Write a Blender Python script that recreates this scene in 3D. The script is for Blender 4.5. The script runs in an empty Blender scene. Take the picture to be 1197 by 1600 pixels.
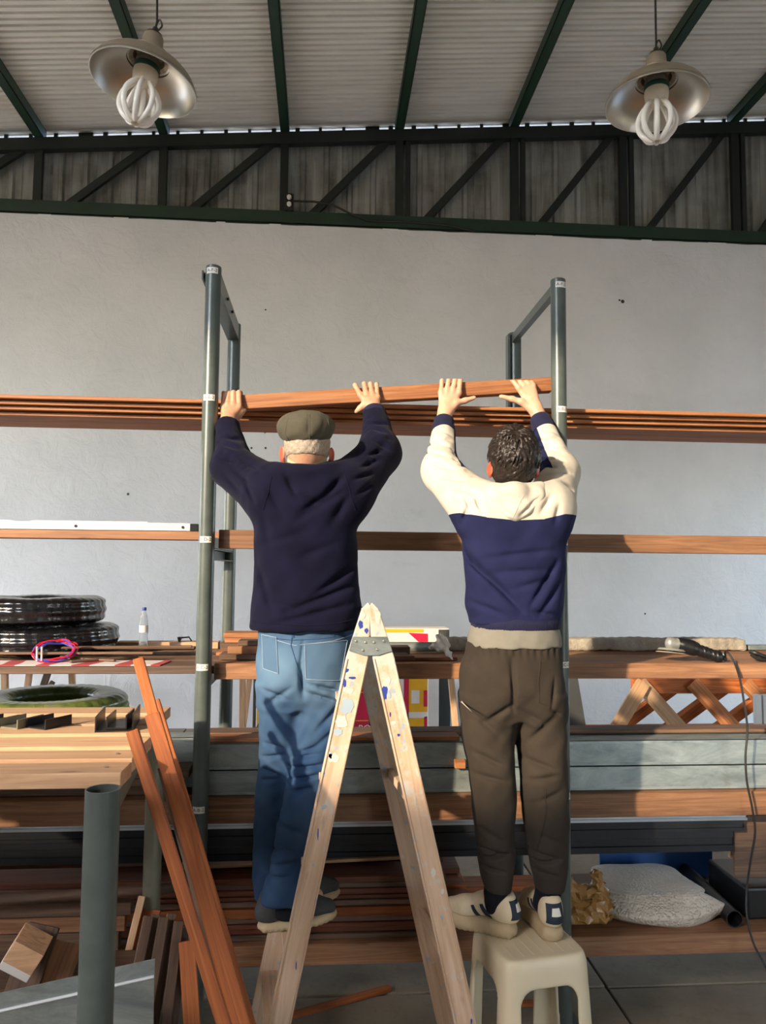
import bpy, bmesh, math, random
import numpy as np
from math import sin, cos, tan, pi, radians, sqrt, exp, atan2
from mathutils import Vector, Matrix, Euler
from mathutils.bvhtree import BVHTree

random.seed(7)
rng = np.random.default_rng(11)
SC = bpy.context.scene
COL = SC.collection

# ------------------------------------------------------------------ camera
FPX, CAMZ = 1200.0, 1.70
_a, _p, _r = radians(4.35), radians(4.2), radians(0.5)
CF = Vector((sin(_a) * cos(_p), cos(_a) * cos(_p), sin(_p)))
_R0 = Vector((cos(_a), -sin(_a), 0)); _U0 = _R0.cross(CF)
CR = _R0 * cos(_r) + _U0 * sin(_r); CU = CR.cross(CF)
CP = Vector((0, 0, CAMZ))
cam_data = bpy.data.cameras.new('camera'); cam = bpy.data.objects.new('camera', cam_data); COL.objects.link(cam)
cam.matrix_world = Matrix(((CR.x, CU.x, -CF.x, CP.x), (CR.y, CU.y, -CF.y, CP.y), (CR.z, CU.z, -CF.z, CP.z), (0, 0, 0, 1)))
cam_data.sensor_fit = 'VERTICAL'; cam_data.sensor_height = 36.0; cam_data.lens = FPX / 1600 * 36
cam_data.clip_start = 0.05; cam_data.clip_end = 200
SC.camera = cam

def at(px, py, Y):
    """point of the vertical plane at depth Y (metres in front of the photographer) seen at a photograph pixel"""
    d = CR * ((px - 598.5) / FPX) - CU * ((py - 800) / FPX) + CF
    return CP + d * (Y / d.y)

# ------------------------------------------------------------------ sky, sun, openings, exposure
world = bpy.data.worlds.new('sky'); SC.world = world; world.use_nodes = True
wn = world.node_tree.nodes; wl = world.node_tree.links
SUN_AZ, SUN_EL = radians(44), radians(20)
bg = wn['Background']; bg.inputs['Strength'].default_value = 2.0
skt = wn.new('ShaderNodeTexSky'); skt.sky_type = 'NISHITA'; skt.sun_disc = False; skt.sun_elevation = radians(45); skt.sun_rotation = pi + SUN_AZ
skt.dust_density = 2.0; skt.air_density = 1.0; skt.ozone_density = 1.0
wl.new(skt.outputs['Color'], bg.inputs['Color'])
sun_d = bpy.data.lights.new('sun', 'SUN'); sun_d.energy = 7.0; sun_d.angle = radians(1.2); sun_d.color = (1.0, 0.80, 0.56)
sun = bpy.data.objects.new('sun', sun_d); COL.objects.link(sun)
_sd = Vector((sin(SUN_AZ) * cos(SUN_EL), cos(SUN_AZ) * cos(SUN_EL), -sin(SUN_EL)))
sun.rotation_euler = _sd.to_track_quat('-Z', 'Y').to_euler(); sun.location = (-8, -9, 9)
# the shed: X -8.5..7.5, Y -3..8.4 ; openings: a big left door, a high front window; right and front doorways added for fill
LX, RX, FY, BY = -8.5, 7.5, -3.0, 8.4
OPEN = dict(left=(4.2, 8.3, 0.0, 3.9), right=(5.2, 8.3, 0.0, 3.2), window=(-8.5, -3.4, 3.75, 5.65), door=(3.6, 5.6, 1.0, 2.6))  # right is added to brighten the rear wall, door to give fill
def portal(name, loc, rot, sx, sy):
    l = bpy.data.lights.new(name, 'AREA'); l.shape = 'RECTANGLE'; l.size = sx; l.size_y = sy
    l.cycles.is_portal = True
    o = bpy.data.objects.new(name, l); COL.objects.link(o); o.location = loc; o.rotation_euler = rot
for k in ('left',):
    y0, y1, z0, z1 = OPEN[k]; portal('portal_' + k, (LX, (y0 + y1) / 2, (z0 + z1) / 2), (pi / 2, 0, -pi / 2), y1 - y0, z1 - z0)
y0, y1, z0, z1 = OPEN['right']; portal('portal_right', (RX, (y0 + y1) / 2, (z0 + z1) / 2), (pi / 2, 0, pi / 2), y1 - y0, z1 - z0)
for k in ('window', 'door'):
    x0, x1, z0, z1 = OPEN[k]; portal('portal_' + k, ((x0 + x1) / 2, FY, (z0 + z1) / 2), (pi / 2, 0, 0), x1 - x0, z1 - z0)
vs = SC.view_settings
vs.view_transform = 'Standard'; vs.look = 'None'; vs.gamma = 1.0; vs.use_curve_mapping = False; vs.exposure = 0.1
SC.cycles.max_bounces = 10; SC.cycles.diffuse_bounces = 6; SC.cycles.use_denoising = True
SC.cycles.sample_clamp_indirect = 6.0

# ------------------------------------------------------------------ materials
def lin(c):
    if isinstance(c, str): c = tuple(int(c[i:i + 2], 16) for i in (0, 2, 4))
    return tuple(((v / 255) / 12.92 if v / 255 <= 0.04045 else (((v / 255) + 0.055) / 1.055) ** 2.4) for v in c) + (1,)

class NT:
    def __init__(s, name):
        s.m = bpy.data.materials.new(name); s.m.use_nodes = True
        s.t = s.m.node_tree; s.n = s.t.nodes; s.b = s.n['Principled BSDF']
    def node(s, typ, **kw):
        n = s.n.new(typ)
        for k, v in kw.items():
            if k in n.inputs.keys() and not hasattr(n, k): n.inputs[k].default_value = v
            else: setattr(n, k, v)
        return n
    def link(s, a, b): s.t.links.new(a, b)
    def coords(s, scale=(1, 1, 1), rand=False, kind='Object'):
        tc = s.node('ShaderNodeTexCoord'); mp = s.node('ShaderNodeMapping'); mp.inputs['Scale'].default_value = scale
        s.link(tc.outputs[kind], mp.inputs['Vector'])
        if rand:
            oi = s.node('ShaderNodeObjectInfo'); mu = s.node('ShaderNodeMath', operation='MULTIPLY'); mu.inputs[1].default_value = 37.0
            s.link(oi.outputs['Random'], mu.inputs[0]); cx = s.node('ShaderNodeCombineXYZ')
            for i in range(3): s.link(mu.outputs[0], cx.inputs[i])
            s.link(cx.outputs[0], mp.inputs['Location'])
        return mp.outputs[0]
    def noise(s, vec, scale, detail=4, rough=0.6, dist=0.0):
        n = s.node('ShaderNodeTexNoise'); n.inputs['Scale'].default_value = scale; n.inputs['Detail'].default_value = detail
        n.inputs['Roughness'].default_value = rough; n.inputs['Distortion'].default_value = dist
        s.link(vec, n.inputs['Vector']); return n.outputs['Fac']
    def ramp(s, fac, stops, interp='LINEAR'):
        r = s.node('ShaderNodeValToRGB'); r.color_ramp.interpolation = interp
        while len(r.color_ramp.elements) < len(stops): r.color_ramp.elements.new(0.5)
        for e, (p, c) in zip(r.color_ramp.elements, stops):
            e.position = p; e.color = lin(c) if not isinstance(c, float) else (c, c, c, 1)
        s.link(fac, r.inputs['Fac']); return r.outputs['Color']
    def mix(s, fac, a, b, mode='MIX'):
        m = s.node('ShaderNodeMix', data_type='RGBA', blend_type=mode)
        for sock, v in ((m.inputs['Factor'], fac), (m.inputs['A'], a), (m.inputs['B'], b)):
            if hasattr(v, 'is_linked') or isinstance(v, bpy.types.NodeSocket): s.link(v, sock)
            elif isinstance(v, (int, float)) : sock.default_value = v
            else: sock.default_value = lin(v) if (isinstance(v, str) or max(v) > 1.001) else v
        # colour sockets of a Mix node sit at index 6,7
        return m.outputs['Result']
    def bump(s, h, strength=0.3, dist=0.01):
        b = s.node('ShaderNodeBump'); b.inputs['Strength'].default_value = strength; b.inputs['Distance'].default_value = dist
        s.link(h, b.inputs['Height']); s.link(b.outputs['Normal'], s.b.inputs['Normal']); return b
    def set(s, color=None, rough=None, metal=None, **kw):
        if color is not None:
            if isinstance(color, bpy.types.NodeSocket): s.link(color, s.b.inputs['Base Color'])
            else: s.b.inputs['Base Color'].default_value = lin(color)
        if rough is not None:
            if isinstance(rough, bpy.types.NodeSocket): s.link(rough, s.b.inputs['Roughness'])
            else: s.b.inputs['Roughness'].default_value = rough
        if metal is not None: s.b.inputs['Metallic'].default_value = metal
        for k, v in kw.items(): s.b.inputs[k].default_value = v
        return s.m

# Mix node helper needs explicit colour sockets
def _mix(s, fac, a, b, mode='MIX'):
    m = s.node('ShaderNodeMix', data_type='RGBA', blend_type=mode)
    socks = (m.inputs[0], m.inputs[6], m.inputs[7])
    for sock, v in zip(socks, (fac, a, b)):
        if isinstance(v, bpy.types.NodeSocket): s.link(v, sock)
        elif isinstance(v, (int, float)): sock.default_value = v
        else: sock.default_value = lin(v)
    return m.outputs[2]
NT.mix = _mix

def plain(name, color, rough=0.6, metal=0.0, var=0.12, scale=6.0, bump=0.0, bscale=60, **kw):
    t = NT(name); v = t.coords(rand=True); n = t.noise(v, scale, 5)
    c = lin(color); dk = t.mix(n, (0, 0, 0), (0, 0, 0))
    r = t.node('ShaderNodeValToRGB'); e = r.color_ramp.elements
    e[0].position = 0.3; e[1].position = 0.7
    e[0].color = tuple(x * (1 - var) for x in c[:3]) + (1,); e[1].color = tuple(min(1, x * (1 + var)) for x in c[:3]) + (1,)
    t.link(n, r.inputs['Fac'])
    if bump: t.bump(t.noise(v, bscale, 4), bump, 0.004)
    return t.set(r.outputs['Color'], rough, metal, **kw)

def wood(name, dark, mid, light, rough=0.62, grain=26.0, dirt=0.0):
    t = NT(name); v = t.coords((1.2, grain, grain), rand=True)
    n = t.noise(v, 1.6, 6, 0.62, 1.6)
    c = t.ramp(n, [(0.28, dark), (0.5, mid), (0.74, light)])
    oi = t.node('ShaderNodeObjectInfo')
    hsv = t.node('ShaderNodeHueSaturation'); mr = t.node('ShaderNodeMapRange')
    mr.inputs['To Min'].default_value = 0.78; mr.inputs['To Max'].default_value = 1.18
    t.link(oi.outputs['Random'], mr.inputs['Value']); t.link(mr.outputs[0], hsv.inputs['Value']); t.link(c, hsv.inputs['Color'])
    col = hsv.outputs['Color']
    vk = t.coords((3.0, 9.0, 9.0), rand=True)
    vo = t.node('ShaderNodeTexVoronoi'); vo.inputs['Scale'].default_value = 0.9; t.link(vk, vo.inputs['Vector'])
    k = t.ramp(vo.outputs['Distance'], [(0.03, 1.0), (0.10, 0.0)])
    col = t.mix(k, col, dark)
    if dirt:
        dn = t.ramp(t.noise(t.coords((2, 6, 6), rand=True), 2.0, 6), [(0.45, 0.0), (0.75, dirt)])
        col = t.mix(dn, col, '4a4038')
    t.bump(n, 0.25, 0.002)
    return t.set(col, rough)

M = {}
def build_materials():
    # plaster wall
    t = NT('white_plaster'); v = t.coords()
    big = t.noise(v, 0.7, 5, 0.6); fine = t.noise(v, 5.0, 8, 0.65, 0.6)
    c = t.ramp(big, [(0.3, 'd3d3d1'), (0.7, 'e6e5e3')])
    spot = t.ramp(t.noise(t.coords((1.0, 1, 2.2)), 1.7, 8, 0.7), [(0.60, 0.0), (0.80, 0.35)])
    c = t.mix(spot, c, 'b9b5ad')
    t.bump(fine, 0.8, 0.022); M['plaster'] = t.set(c, 0.85)
    # concrete floor
    t = NT('concrete_floor'); v = t.coords(); n = t.noise(v, 1.3, 8, 0.65); f = t.noise(v, 18, 6, 0.7)
    c = t.ramp(n, [(0.3, '776d5e'), (0.55, '8f8472'), (0.75, 'a59a87')]); c = t.mix(t.ramp(f, [(0.5, 0.0), (0.75, 0.4)]), c, '5d554b')
    t.bump(f, 0.35, 0.006); M['concrete'] = t.set(c, 0.88)
    M['yard'] = plain('yard_concrete', 'a3a3a0', 0.9, var=0.1, scale=0.5)
    t = NT('rough_concrete'); v = t.coords(rand=True); n = t.noise(v, 9, 8, 0.7); f = t.noise(v, 60, 6, 0.7)
    c = t.ramp(n, [(0.3, '8b8478'), (0.55, 'aaa294'), (0.75, 'c4bcae')]); t.bump(f, 0.9, 0.012); M['rough_concrete'] = t.set(c, 0.95)
    # roof sheets, gable sheets
    t = NT('galvanised_roof_sheet'); v = t.coords((0.6, 5, 1)); n = t.noise(v, 1.5, 6)
    M['roof'] = t.set(t.ramp(n, [(0.3, 'cfc8bb'), (0.7, 'e4ddd0')]), 0.55, 0.0)
    t = NT('stained_gable_sheet'); n = t.noise(t.coords((4, 4, 0.5), rand=True), 1.6, 5, 0.55, 0.4); n2 = t.noise(t.coords((1, 1, 2.2)), 1.1, 6)
    c = t.ramp(n, [(0.32, '5a5852'), (0.52, '8b8b85'), (0.72, 'aeb0ab')]); c = t.mix(t.ramp(n2, [(0.45, 0.0), (0.72, 0.55)]), c, 'b9bcb9')
    M['gable'] = t.set(c, 0.55, 0.3)
    M['green_steel'] = plain('dark_green_painted_steel', '15301f', 0.5, 0.0, 0.18, 5)
    M['black_green'] = plain('dirty_green_painted_steel', '121a15', 0.55, 0.0, 0.2, 5)
    # woods
    M['cedar'] = wood('reddish_pine_board', '7d4a2c', 'a86d43', 'c08b5c')
    M['cedar_red'] = wood('red_brown_slat', '6e3615', '9a5222', 'b56c35')
    M['beam'] = wood('brown_pine_beam', '6e4a34', '936848', 'ad805c', dirt=0.2)
    M['oldwood'] = wood('dusty_brown_board', '4a352a', '69503f', '866952', dirt=0.5)
    M['pile_red'] = wood('dark_red_board', '4c2517', '6f3a24', '8a5033', dirt=0.3)
    M['pale'] = wood('pale_pine_plank', 'a98463', 'c8a07a', 'd8b592', rough=0.6)
    M['darkwood'] = wood('dark_brown_slat', '3a2a20', '57402f', '755841', dirt=0.4)
    M['ladderwood'] = None
    # steels
    t = NT('grey_green_pipe_paint'); v = t.coords(rand=True); n = t.noise(v, 9, 6)
    M['pipe'] = t.set(t.ramp(n, [(0.3, '4e5652'), (0.7, '5f6863')]), 0.32, 0.12)
    M['pipe_light'] = plain('olive_grey_steel', '7d7a68', 0.45, 0.3, 0.15, 8)
    t = NT('galvanised_steel'); v = t.coords((1.5, 4, 4), rand=True); n = t.noise(v, 3.0, 8, 0.7, 0.8)
    c = t.ramp(n, [(0.3, '7a8586'), (0.5, '9ba5a4'), (0.72, 'bbc3c0')]); c = t.mix(t.ramp(t.noise(t.coords((2, 5, 5), rand=True), 1.7, 6), [(0.58, 0.0), (0.75, 0.55)]), c, '6d7570')
    M['galv'] = t.set(c, 0.42, 0.65)
    M['dark_metal'] = plain('dark_grey_sheet_metal', '34363a', 0.35, 0.6, 0.2, 5)
    M['rust'] = plain('oily_dark_steel', '3a3430', 0.4, 0.7, 0.35, 10)
    M['white_metal'] = plain('white_sheet_metal', 'd5dade', 0.3, 0.3, 0.06, 3)
    M['aluminium'] = plain('brushed_aluminium', 'c9c4b8', 0.34, 0.9, 0.08, 6)
    M['lamp_outer'] = plain('dusty_aluminium', '9c8f7c', 0.5, 0.6, 0.15, 7)
    M['black'] = plain('black_plastic', '17181a', 0.35, 0.0, 0.2, 8)
    M['rubber'] = plain('black_cable_rubber', '191817', 0.5, 0.0, 0.2, 8)
    M['grey_plastic'] = plain('grey_cast_metal', '9a9a96', 0.45, 0.4, 0.1, 8)
    M['white_glass'] = plain('milky_glass_tube', 'efeae2', 0.18, 0.0, 0.02, 3)
    M['cream_plastic'] = plain('cream_plastic', 'e2d8c2', 0.45, 0.0, 0.06, 9)
    M['teal'] = plain('teal_plastic_band', '0f4f45', 0.4, 0.0, 0.1)
    M['tape'] = plain('white_label_tape', 'eae6dc', 0.6, 0.0, 0.04, 20)
    M['ink'] = plain('black_ink', '1b1b1e', 0.7, 0.0, 0.05)
    M['screw'] = plain('zinc_screw', 'b9b6aa', 0.35, 0.9, 0.1)
    # film-wrapped hose
    t = NT('black_hose_under_stretch_film'); v = t.coords((1, 1, 1)); f = t.noise(t.coords((30, 30, 3.0)), 1.0, 5, 0.6, 1.5)
    t.bump(f, 0.3, 0.008); M['film_black'] = t.set('0c0d11', t.ramp(f, [(0.3, 0.12), (0.7, 0.32)]), 0.0, **{'Coat Weight': 0.6, 'Coat Roughness': 0.12})
    t = NT('green_hose_under_dusty_film'); f = t.noise(t.coords((24, 24, 4.0)), 1.0, 5, 0.6, 1.5)
    c = t.ramp(t.noise(t.coords(), 5, 6), [(0.35, '4b5a2c'), (0.55, '6f7a3e'), (0.72, '8b8b7c')])
    t.bump(f, 0.5, 0.01); M['film_green'] = t.set(c, 0.28, **{'Coat Weight': 0.5, 'Coat Roughness': 0.15})
    M['hose_green'] = plain('green_yellow_hose', '5f8a26', 0.35, 0.0, 0.2, 4)
    M['yellow'] = plain('yellow_paint', 'e2ac1e', 0.55, 0.0, 0.08)
    M['red'] = plain('crimson_print', 'c22044', 0.4, 0.0, 0.06)
    M['carton_white'] = plain('white_carton', 'dcd8d2', 0.6, 0.0, 0.06)
    M['carton_blue'] = plain('slate_blue_carton', '4c5568', 0.6, 0.0, 0.06)
    M['carton_dark'] = plain('charcoal_panel', '3c3f40', 0.6, 0.0, 0.1)
    M['blue_sheet'] = plain('blue_plastic_sheet', '2f62a8', 0.4, 0.0, 0.1)
    M['wire_red'] = plain('red_wire', 'c21f3a', 0.35, 0.0, 0.05)
    M['wire_blue'] = plain('blue_wire', '3c4fb5', 0.35, 0.0, 0.05)
    M['cap_blue'] = plain('blue_bottle_cap', '2b3c8c', 0.4)
    t = NT('clear_bottle_plastic'); M['clear'] = t.set('f4f8fa', 0.08, 0.0, **{'Transmission Weight': 0.92, 'IOR': 1.25})
    t = NT('brown_paper'); v = t.coords(); n = t.noise(v, 7, 6, 0.6)
    t.bump(t.noise(v, 22, 5), 0.4, 0.01); M['paper'] = t.set(t.ramp(n, [(0.3, '8a6130'), (0.7, 'b98a4c')]), 0.45, 0.0, **{'Coat Weight': 0.25})
    t = NT('bubble_wrap'); vo = t.node('ShaderNodeTexVoronoi'); vo.inputs['Scale'].default_value = 95; t.link(t.coords(), vo.inputs['Vector'])
    t.bump(t.ramp(vo.outputs['Distance'], [(0.0, 1.0), (0.6, 0.0)]), 0.8, 0.006); M['bubble'] = t.set('ddd2c2', 0.3, 0.0, **{'Transmission Weight': 0.15})
    M['poly_bag'] = NT('thin_plastic_bag').set('e6e0d4', 0.25, 0.0, **{'Transmission Weight': 0.15, 'IOR': 1.3})
    t = NT('printed_cardboard'); v = t.coords((1, 0.02, 1)); n = t.node('ShaderNodeTexWave'); n.inputs['Scale'].default_value = 2.2; n.inputs['Distortion'].default_value = 3.0; t.link(t.coords((1, 1, 1)), n.inputs['Vector'])
    M['printed'] = t.set(t.ramp(n.outputs['Fac'], [(0.0, 'd9cfca'), (0.62, 'd2c3be'), (0.66, 'b0454c'), (0.9, 'b0454c')], 'CONSTANT'), 0.6)
    # stool, ladder
    M['stool'] = plain('cream_moulded_plastic', 'd8c9aa', 0.42, 0.0, 0.05, 5)
    t = NT('paint_splashed_ladder_wood'); v = t.coords((1.2, 22, 22), rand=True); n = t.noise(v, 1.5, 6, 0.6, 1.2)
    c = t.ramp(n, [(0.25, 'ae8b6e'), (0.5, 'c8a88b'), (0.75, 'd8bea6')])
    tz = t.node('ShaderNodeTexCoord'); gp = t.node('ShaderNodeSeparateXYZ'); ng = t.node('ShaderNodeNewGeometry'); t.link(ng.outputs['Position'], gp.inputs[0])
    hi = t.node('ShaderNodeMapRange'); hi.inputs['From Min'].default_value = 0.75; hi.inputs['From Max'].default_value = 1.5; t.link(gp.outputs['Z'], hi.inputs['Value'])
    pn = t.noise(t.coords((1.4, 1.4, 1.4), rand=True), 14, 6, 0.65)
    ad = t.node('ShaderNodeMath', operation='MULTIPLY_ADD'); ad.inputs[1].default_value = 0.20; t.link(hi.outputs[0], ad.inputs[0]); t.link(pn, ad.inputs[2])
    c = t.mix(t.ramp(ad.outputs[0], [(0.60, 0.0), (0.72, 0.75)]), c, 'c4c2ba')
    pb = t.noise(t.coords((1.3, 1.3, 1.3), rand=True), 22, 4, 0.5); ab = t.node('ShaderNodeMath', operation='MULTIPLY_ADD'); ab.inputs[1].default_value = 0.07; t.link(hi.outputs[0], ab.inputs[0]); t.link(pb, ab.inputs[2])
    c = t.mix(t.ramp(ab.outputs[0], [(0.66, 0.0), (0.70, 0.8)]), c, '93a5b3')
    st = t.ramp(t.noise(t.coords((1, 3, 3), rand=True), 5, 6), [(0.62, 0.0), (0.74, 0.5)]); c = t.mix(st, c, '6e543c')
    t.bump(n, 0.25, 0.002); M['ladderwood'] = t.set(c, 0.6)
    M['paint_blue'] = plain('cobalt_paint_splash', '2c3f96', 0.5)
    M['paint_white'] = plain('off_white_paint_splash', 'cdc8ba', 0.6)
    M['paint_sky'] = plain('pale_blue_paint_splash', '9fb2bf', 0.5)
    # people
    t = NT('skin_older'); v = t.coords(); n = t.noise(v, 30, 5)
    M['skin1'] = t.set(t.mix(t.node('ShaderNodeAttribute', attribute_name='mask').outputs['Fac'], t.ramp(n, [(0.3, 'c08a6c'), (0.7, 'd6a485')]), 'c4533a'), 0.5, **{'Subsurface Weight': 0.12}); t.b.inputs['Subsurface Radius'].default_value = (0.02, 0.006, 0.003); t.bump(t.noise(v, 140, 4), 0.3, 0.002)  # mask reddens the ears: sunlight shining through them, put into the skin colour
    t = NT('skin_young'); v = t.coords(); n = t.noise(v, 25, 4)
    M['skin2'] = t.set(t.mix(t.node('ShaderNodeAttribute', attribute_name='mask').outputs['Fac'], t.ramp(n, [(0.3, 'd2a083'), (0.7, 'e2b496')]), 'c4533a'), 0.48, **{'Subsurface Weight': 0.12}); t.b.inputs['Subsurface Radius'].default_value = (0.02, 0.006, 0.003)  # ear redness is a sun-through glow painted into the colour
    M['nail'] = plain('finger_nail', 'e0b8a4', 0.3)
    M['ear_rim'] = None
    def cloth(name, a, b, rough=0.9, weave=900, bs=0.25):
        t = NT(name); v = t.coords(); n = t.noise(v, 9, 6, 0.6); w = t.noise(v, weave, 2, 0.5)
        t.bump(w, bs, 0.002); m = t.set(t.ramp(n, [(0.3, a), (0.7, b)]), rough)
        t.b.inputs['Sheen Weight'].default_value = 0.03; t.b.inputs['Specular IOR Level'].default_value = 0.12; t.b.inputs['Sheen Roughness'].default_value = 0.5; return m
    M['navy_fleece'] = cloth('dark_navy_fleece', '0d0d20', '13132b')
    M['navy_rib'] = cloth('navy_ribbing', '20223a', '2a2c46')
    M['cap_wool'] = cloth('olive_grey_wool', '4c493f', '5d594c', weave=400, bs=0.5)
    M['shirt'] = cloth('beige_knit_collar', 'b9ab8c', 'cdbf9f', weave=300, bs=0.5)
    M['tee'] = cloth('grey_olive_cotton', '77746a', '86837a')
    M['pants'] = cloth('brown_grey_cotton', '322c26', '3d362f')
    M['sock'] = cloth('black_sock', '15161a', '1c1d22')
    t = NT('two_tone_hoodie_cotton'); at_ = t.node('ShaderNodeAttribute', attribute_name='mask'); v = t.coords(); w = t.noise(v, 800, 2)
    sr = t.ramp(at_.outputs['Fac'], [(0.485, 0.0), (0.515, 1.0)]); n = t.noise(v, 9, 5)
    c = t.mix(sr, t.ramp(n, [(0.3, '1e2140'), (0.7, '25294d')]), t.ramp(n, [(0.3, 'c2bbad'), (0.7, 'd2cbbd')])); t.bump(w, 0.2, 0.002); M['hoodie'] = t.set(c, 0.92, None, **{'Specular IOR Level': 0.12})
    M['hood'] = cloth('cream_hood_cotton', 'c2bbad', 'd2cbbd')
    t = NT('washed_denim'); v = t.coords(); n = t.noise(v, 5, 6, 0.6); at_ = t.node('ShaderNodeAttribute', attribute_name='mask')
    c = t.ramp(n, [(0.3, '182d4c'), (0.7, '264267')]); c = t.mix(at_.outputs['Fac'], c, '7292ad')
    t.bump(t.noise(v, 900, 2), 0.3, 0.002); M['denim'] = t.set(c, 0.85, None, **{'Specular IOR Level': 0.15})
    M['denim_seam'] = cloth('denim_seam', '2b4263', '3a577c')
    M['stitch'] = plain('stitch_thread', '8fa0b2', 0.8)
    t = NT('dark_brown_hair'); v = t.coords(); n = t.noise(v, 60, 5); M['hair'] = t.set(t.ramp(n, [(0.3, '15100d'), (0.7, '2b2019')]), 0.5)
    t = NT('short_grey_hair'); v = t.coords(); n = t.noise(v, 130, 4); t.bump(n, 0.6, 0.004); M['grey_hair'] = t.set(t.ramp(n, [(0.3, '8d7f70'), (0.7, 'b9ac9b')]), 0.7)
    M['shoe_dark'] = plain('dark_grey_shoe_fabric', '3a3c3c', 0.8, 0, 0.15, 20, 0.3, 300)
    M['sole_beige'] = plain('beige_rubber_sole', 'b09b78', 0.7, 0, 0.12, 14)
    M['shoe_beige'] = plain('worn_beige_leather', 'cfbd9d', 0.6, 0, 0.1, 16)
    M['shoe_navy'] = plain('navy_suede', '1d2838', 0.75, 0, 0.15, 20)
    M['shoe_white'] = plain('off_white_patch', 'd8d2c4', 0.6)
    M['eye'] = plain('eye_white', 'e6e2da', 0.2, var=0.02); M['iris'] = plain('brown_iris', '3a2818', 0.2)
build_materials()
# ------------------------------------------------------------------ mesh helpers
def mesh_obj(name, me, mat=None, parent=None):
    o = bpy.data.objects.new(name, me)
    if mat is not None and not me.materials: me.materials.append(M[mat] if isinstance(mat, str) else mat)
    COL.objects.link(o)
    if parent is not None: o.parent = parent
    return o
def world_of(o):
    m = Matrix.Translation(Vector((0, 0, 0)))
    p = o
    while p is not None:
        m = p.matrix_basis @ m; p = p.parent
    return m
def tag(o, label=None, cat=None, group=None, kind=None):
    if label: o['label'] = label
    if cat: o['category'] = cat
    if group: o['group'] = group
    if kind: o['kind'] = kind
    return o
def thing(name, label, cat, loc=(0, 0, 0), group=None):
    o = bpy.data.objects.new(name, None); o.empty_display_size = 0.1; COL.objects.link(o); o.location = loc
    return tag(o, label, cat, group)
class MB:
    """collects boxes, tubes, lathes in world space; build() makes one mesh object"""
    def __init__(s): s.v = []; s.f = []
    def add(s, vs, fs):
        n = len(s.v); s.v += [tuple(v) for v in vs]; s.f += [tuple(i + n for i in f) for f in fs]; return s
    def box(s, lo, hi):
        x0, y0, z0 = lo; x1, y1, z1 = hi
        return s.add([(x0, y0, z0), (x1, y0, z0), (x1, y1, z0), (x0, y1, z0), (x0, y0, z1), (x1, y0, z1), (x1, y1, z1), (x0, y1, z1)],
                     [(0, 3, 2, 1), (4, 5, 6, 7), (0, 1, 5, 4), (1, 2, 6, 5), (2, 3, 7, 6), (3, 0, 4, 7)])
    def tube(s, pts, r, n=12, caps=True, closed=False):
        pts = [Vector(p) for p in pts]; k = len(pts); rs = r if isinstance(r, (list, tuple)) else [r] * k
        T = [(pts[min(i + 1, k - 1)] - pts[max(i - 1, 0)]).normalized() if not closed else (pts[(i + 1) % k] - pts[i - 1]).normalized() for i in range(k)]
        a = T[0].orthogonal().normalized(); rings = []
        for i in range(k):
            a = (a - T[i] * a.dot(T[i])).normalized(); b = T[i].cross(a)
            rings.append([pts[i] + (a * cos(2 * pi * j / n) + b * sin(2 * pi * j / n)) * rs[i] for j in range(n)])
        vs = [v for rg in rings for v in rg]; fs = []
        for i in range(k if closed else k - 1):
            for j in range(n):
                i2 = (i + 1) % k
                fs.append((i * n + j, i * n + (j + 1) % n, i2 * n + (j + 1) % n, i2 * n + j))
        if caps and not closed: fs += [tuple(range(n))[::-1], tuple((k - 1) * n + j for j in range(n))]
        return s.add(vs, fs)
    def lathe(s, prof, origin, axis=(0, 0, 1), n=32, closed=False):
        ax = Vector(axis).normalized(); a = ax.orthogonal().normalized(); b = ax.cross(a); o = Vector(origin)
        vs = [o + ax * h + (a * cos(2 * pi * j / n) + b * sin(2 * pi * j / n)) * r for r, h in prof for j in range(n)]
        k = len(prof); fs = []
        for i in range(k if closed else k - 1):
            i2 = (i + 1) % k
            for j in range(n): fs.append((i * n + j, i * n + (j + 1) % n, i2 * n + (j + 1) % n, i2 * n + j))
        return s.add(vs, fs)
    def prism(s, poly, d):
        """polygon (list of points) extruded by the vector d"""
        d = Vector(d); P = [Vector(p) for p in poly]; n = len(P)
        vs = P + [p + d for p in P]
        fs = [tuple(range(n))[::-1], tuple(range(n, 2 * n))] + [(i, (i + 1) % n, n + (i + 1) % n, n + i) for i in range(n)]
        return s.add(vs, fs)
    def mesh(s, name, origin=(0, 0, 0), smooth=False, bevel=0.0):
        me = bpy.data.meshes.new(name); o = Vector(origin)
        me.from_pydata([tuple(Vector(v) - o) for v in s.v], [], s.f); me.update()
        bm = bmesh.new(); bm.from_mesh(me)
        bmesh.ops.recalc_face_normals(bm, faces=bm.faces)
        if bevel: bmesh.ops.bevel(bm, geom=[e for e in bm.edges if e.calc_face_angle(0) > 0.6], offset=bevel, segments=2, affect='EDGES', profile=0.5, clamp_overlap=True)
        bm.to_mesh(me); bm.free()
        if smooth:
            for p in me.polygons: p.use_smooth = True
            me.set_sharp_from_angle(angle=radians(40))
        return me
    def build(s, name, mat, parent=None, origin=None, smooth=False, bevel=0.0):
        base = world_of(parent).translation if parent is not None else Vector((0, 0, 0))
        if origin is None:
            c = np.array(s.v); origin = Vector(((c[:, 0].min() + c[:, 0].max()) / 2, (c[:, 1].min() + c[:, 1].max()) / 2, c[:, 2].min()))
        o = mesh_obj(name, s.mesh(name, origin, smooth, bevel), mat, parent); o.location = Vector(origin) - base
        return o
_boxes = {}
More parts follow.
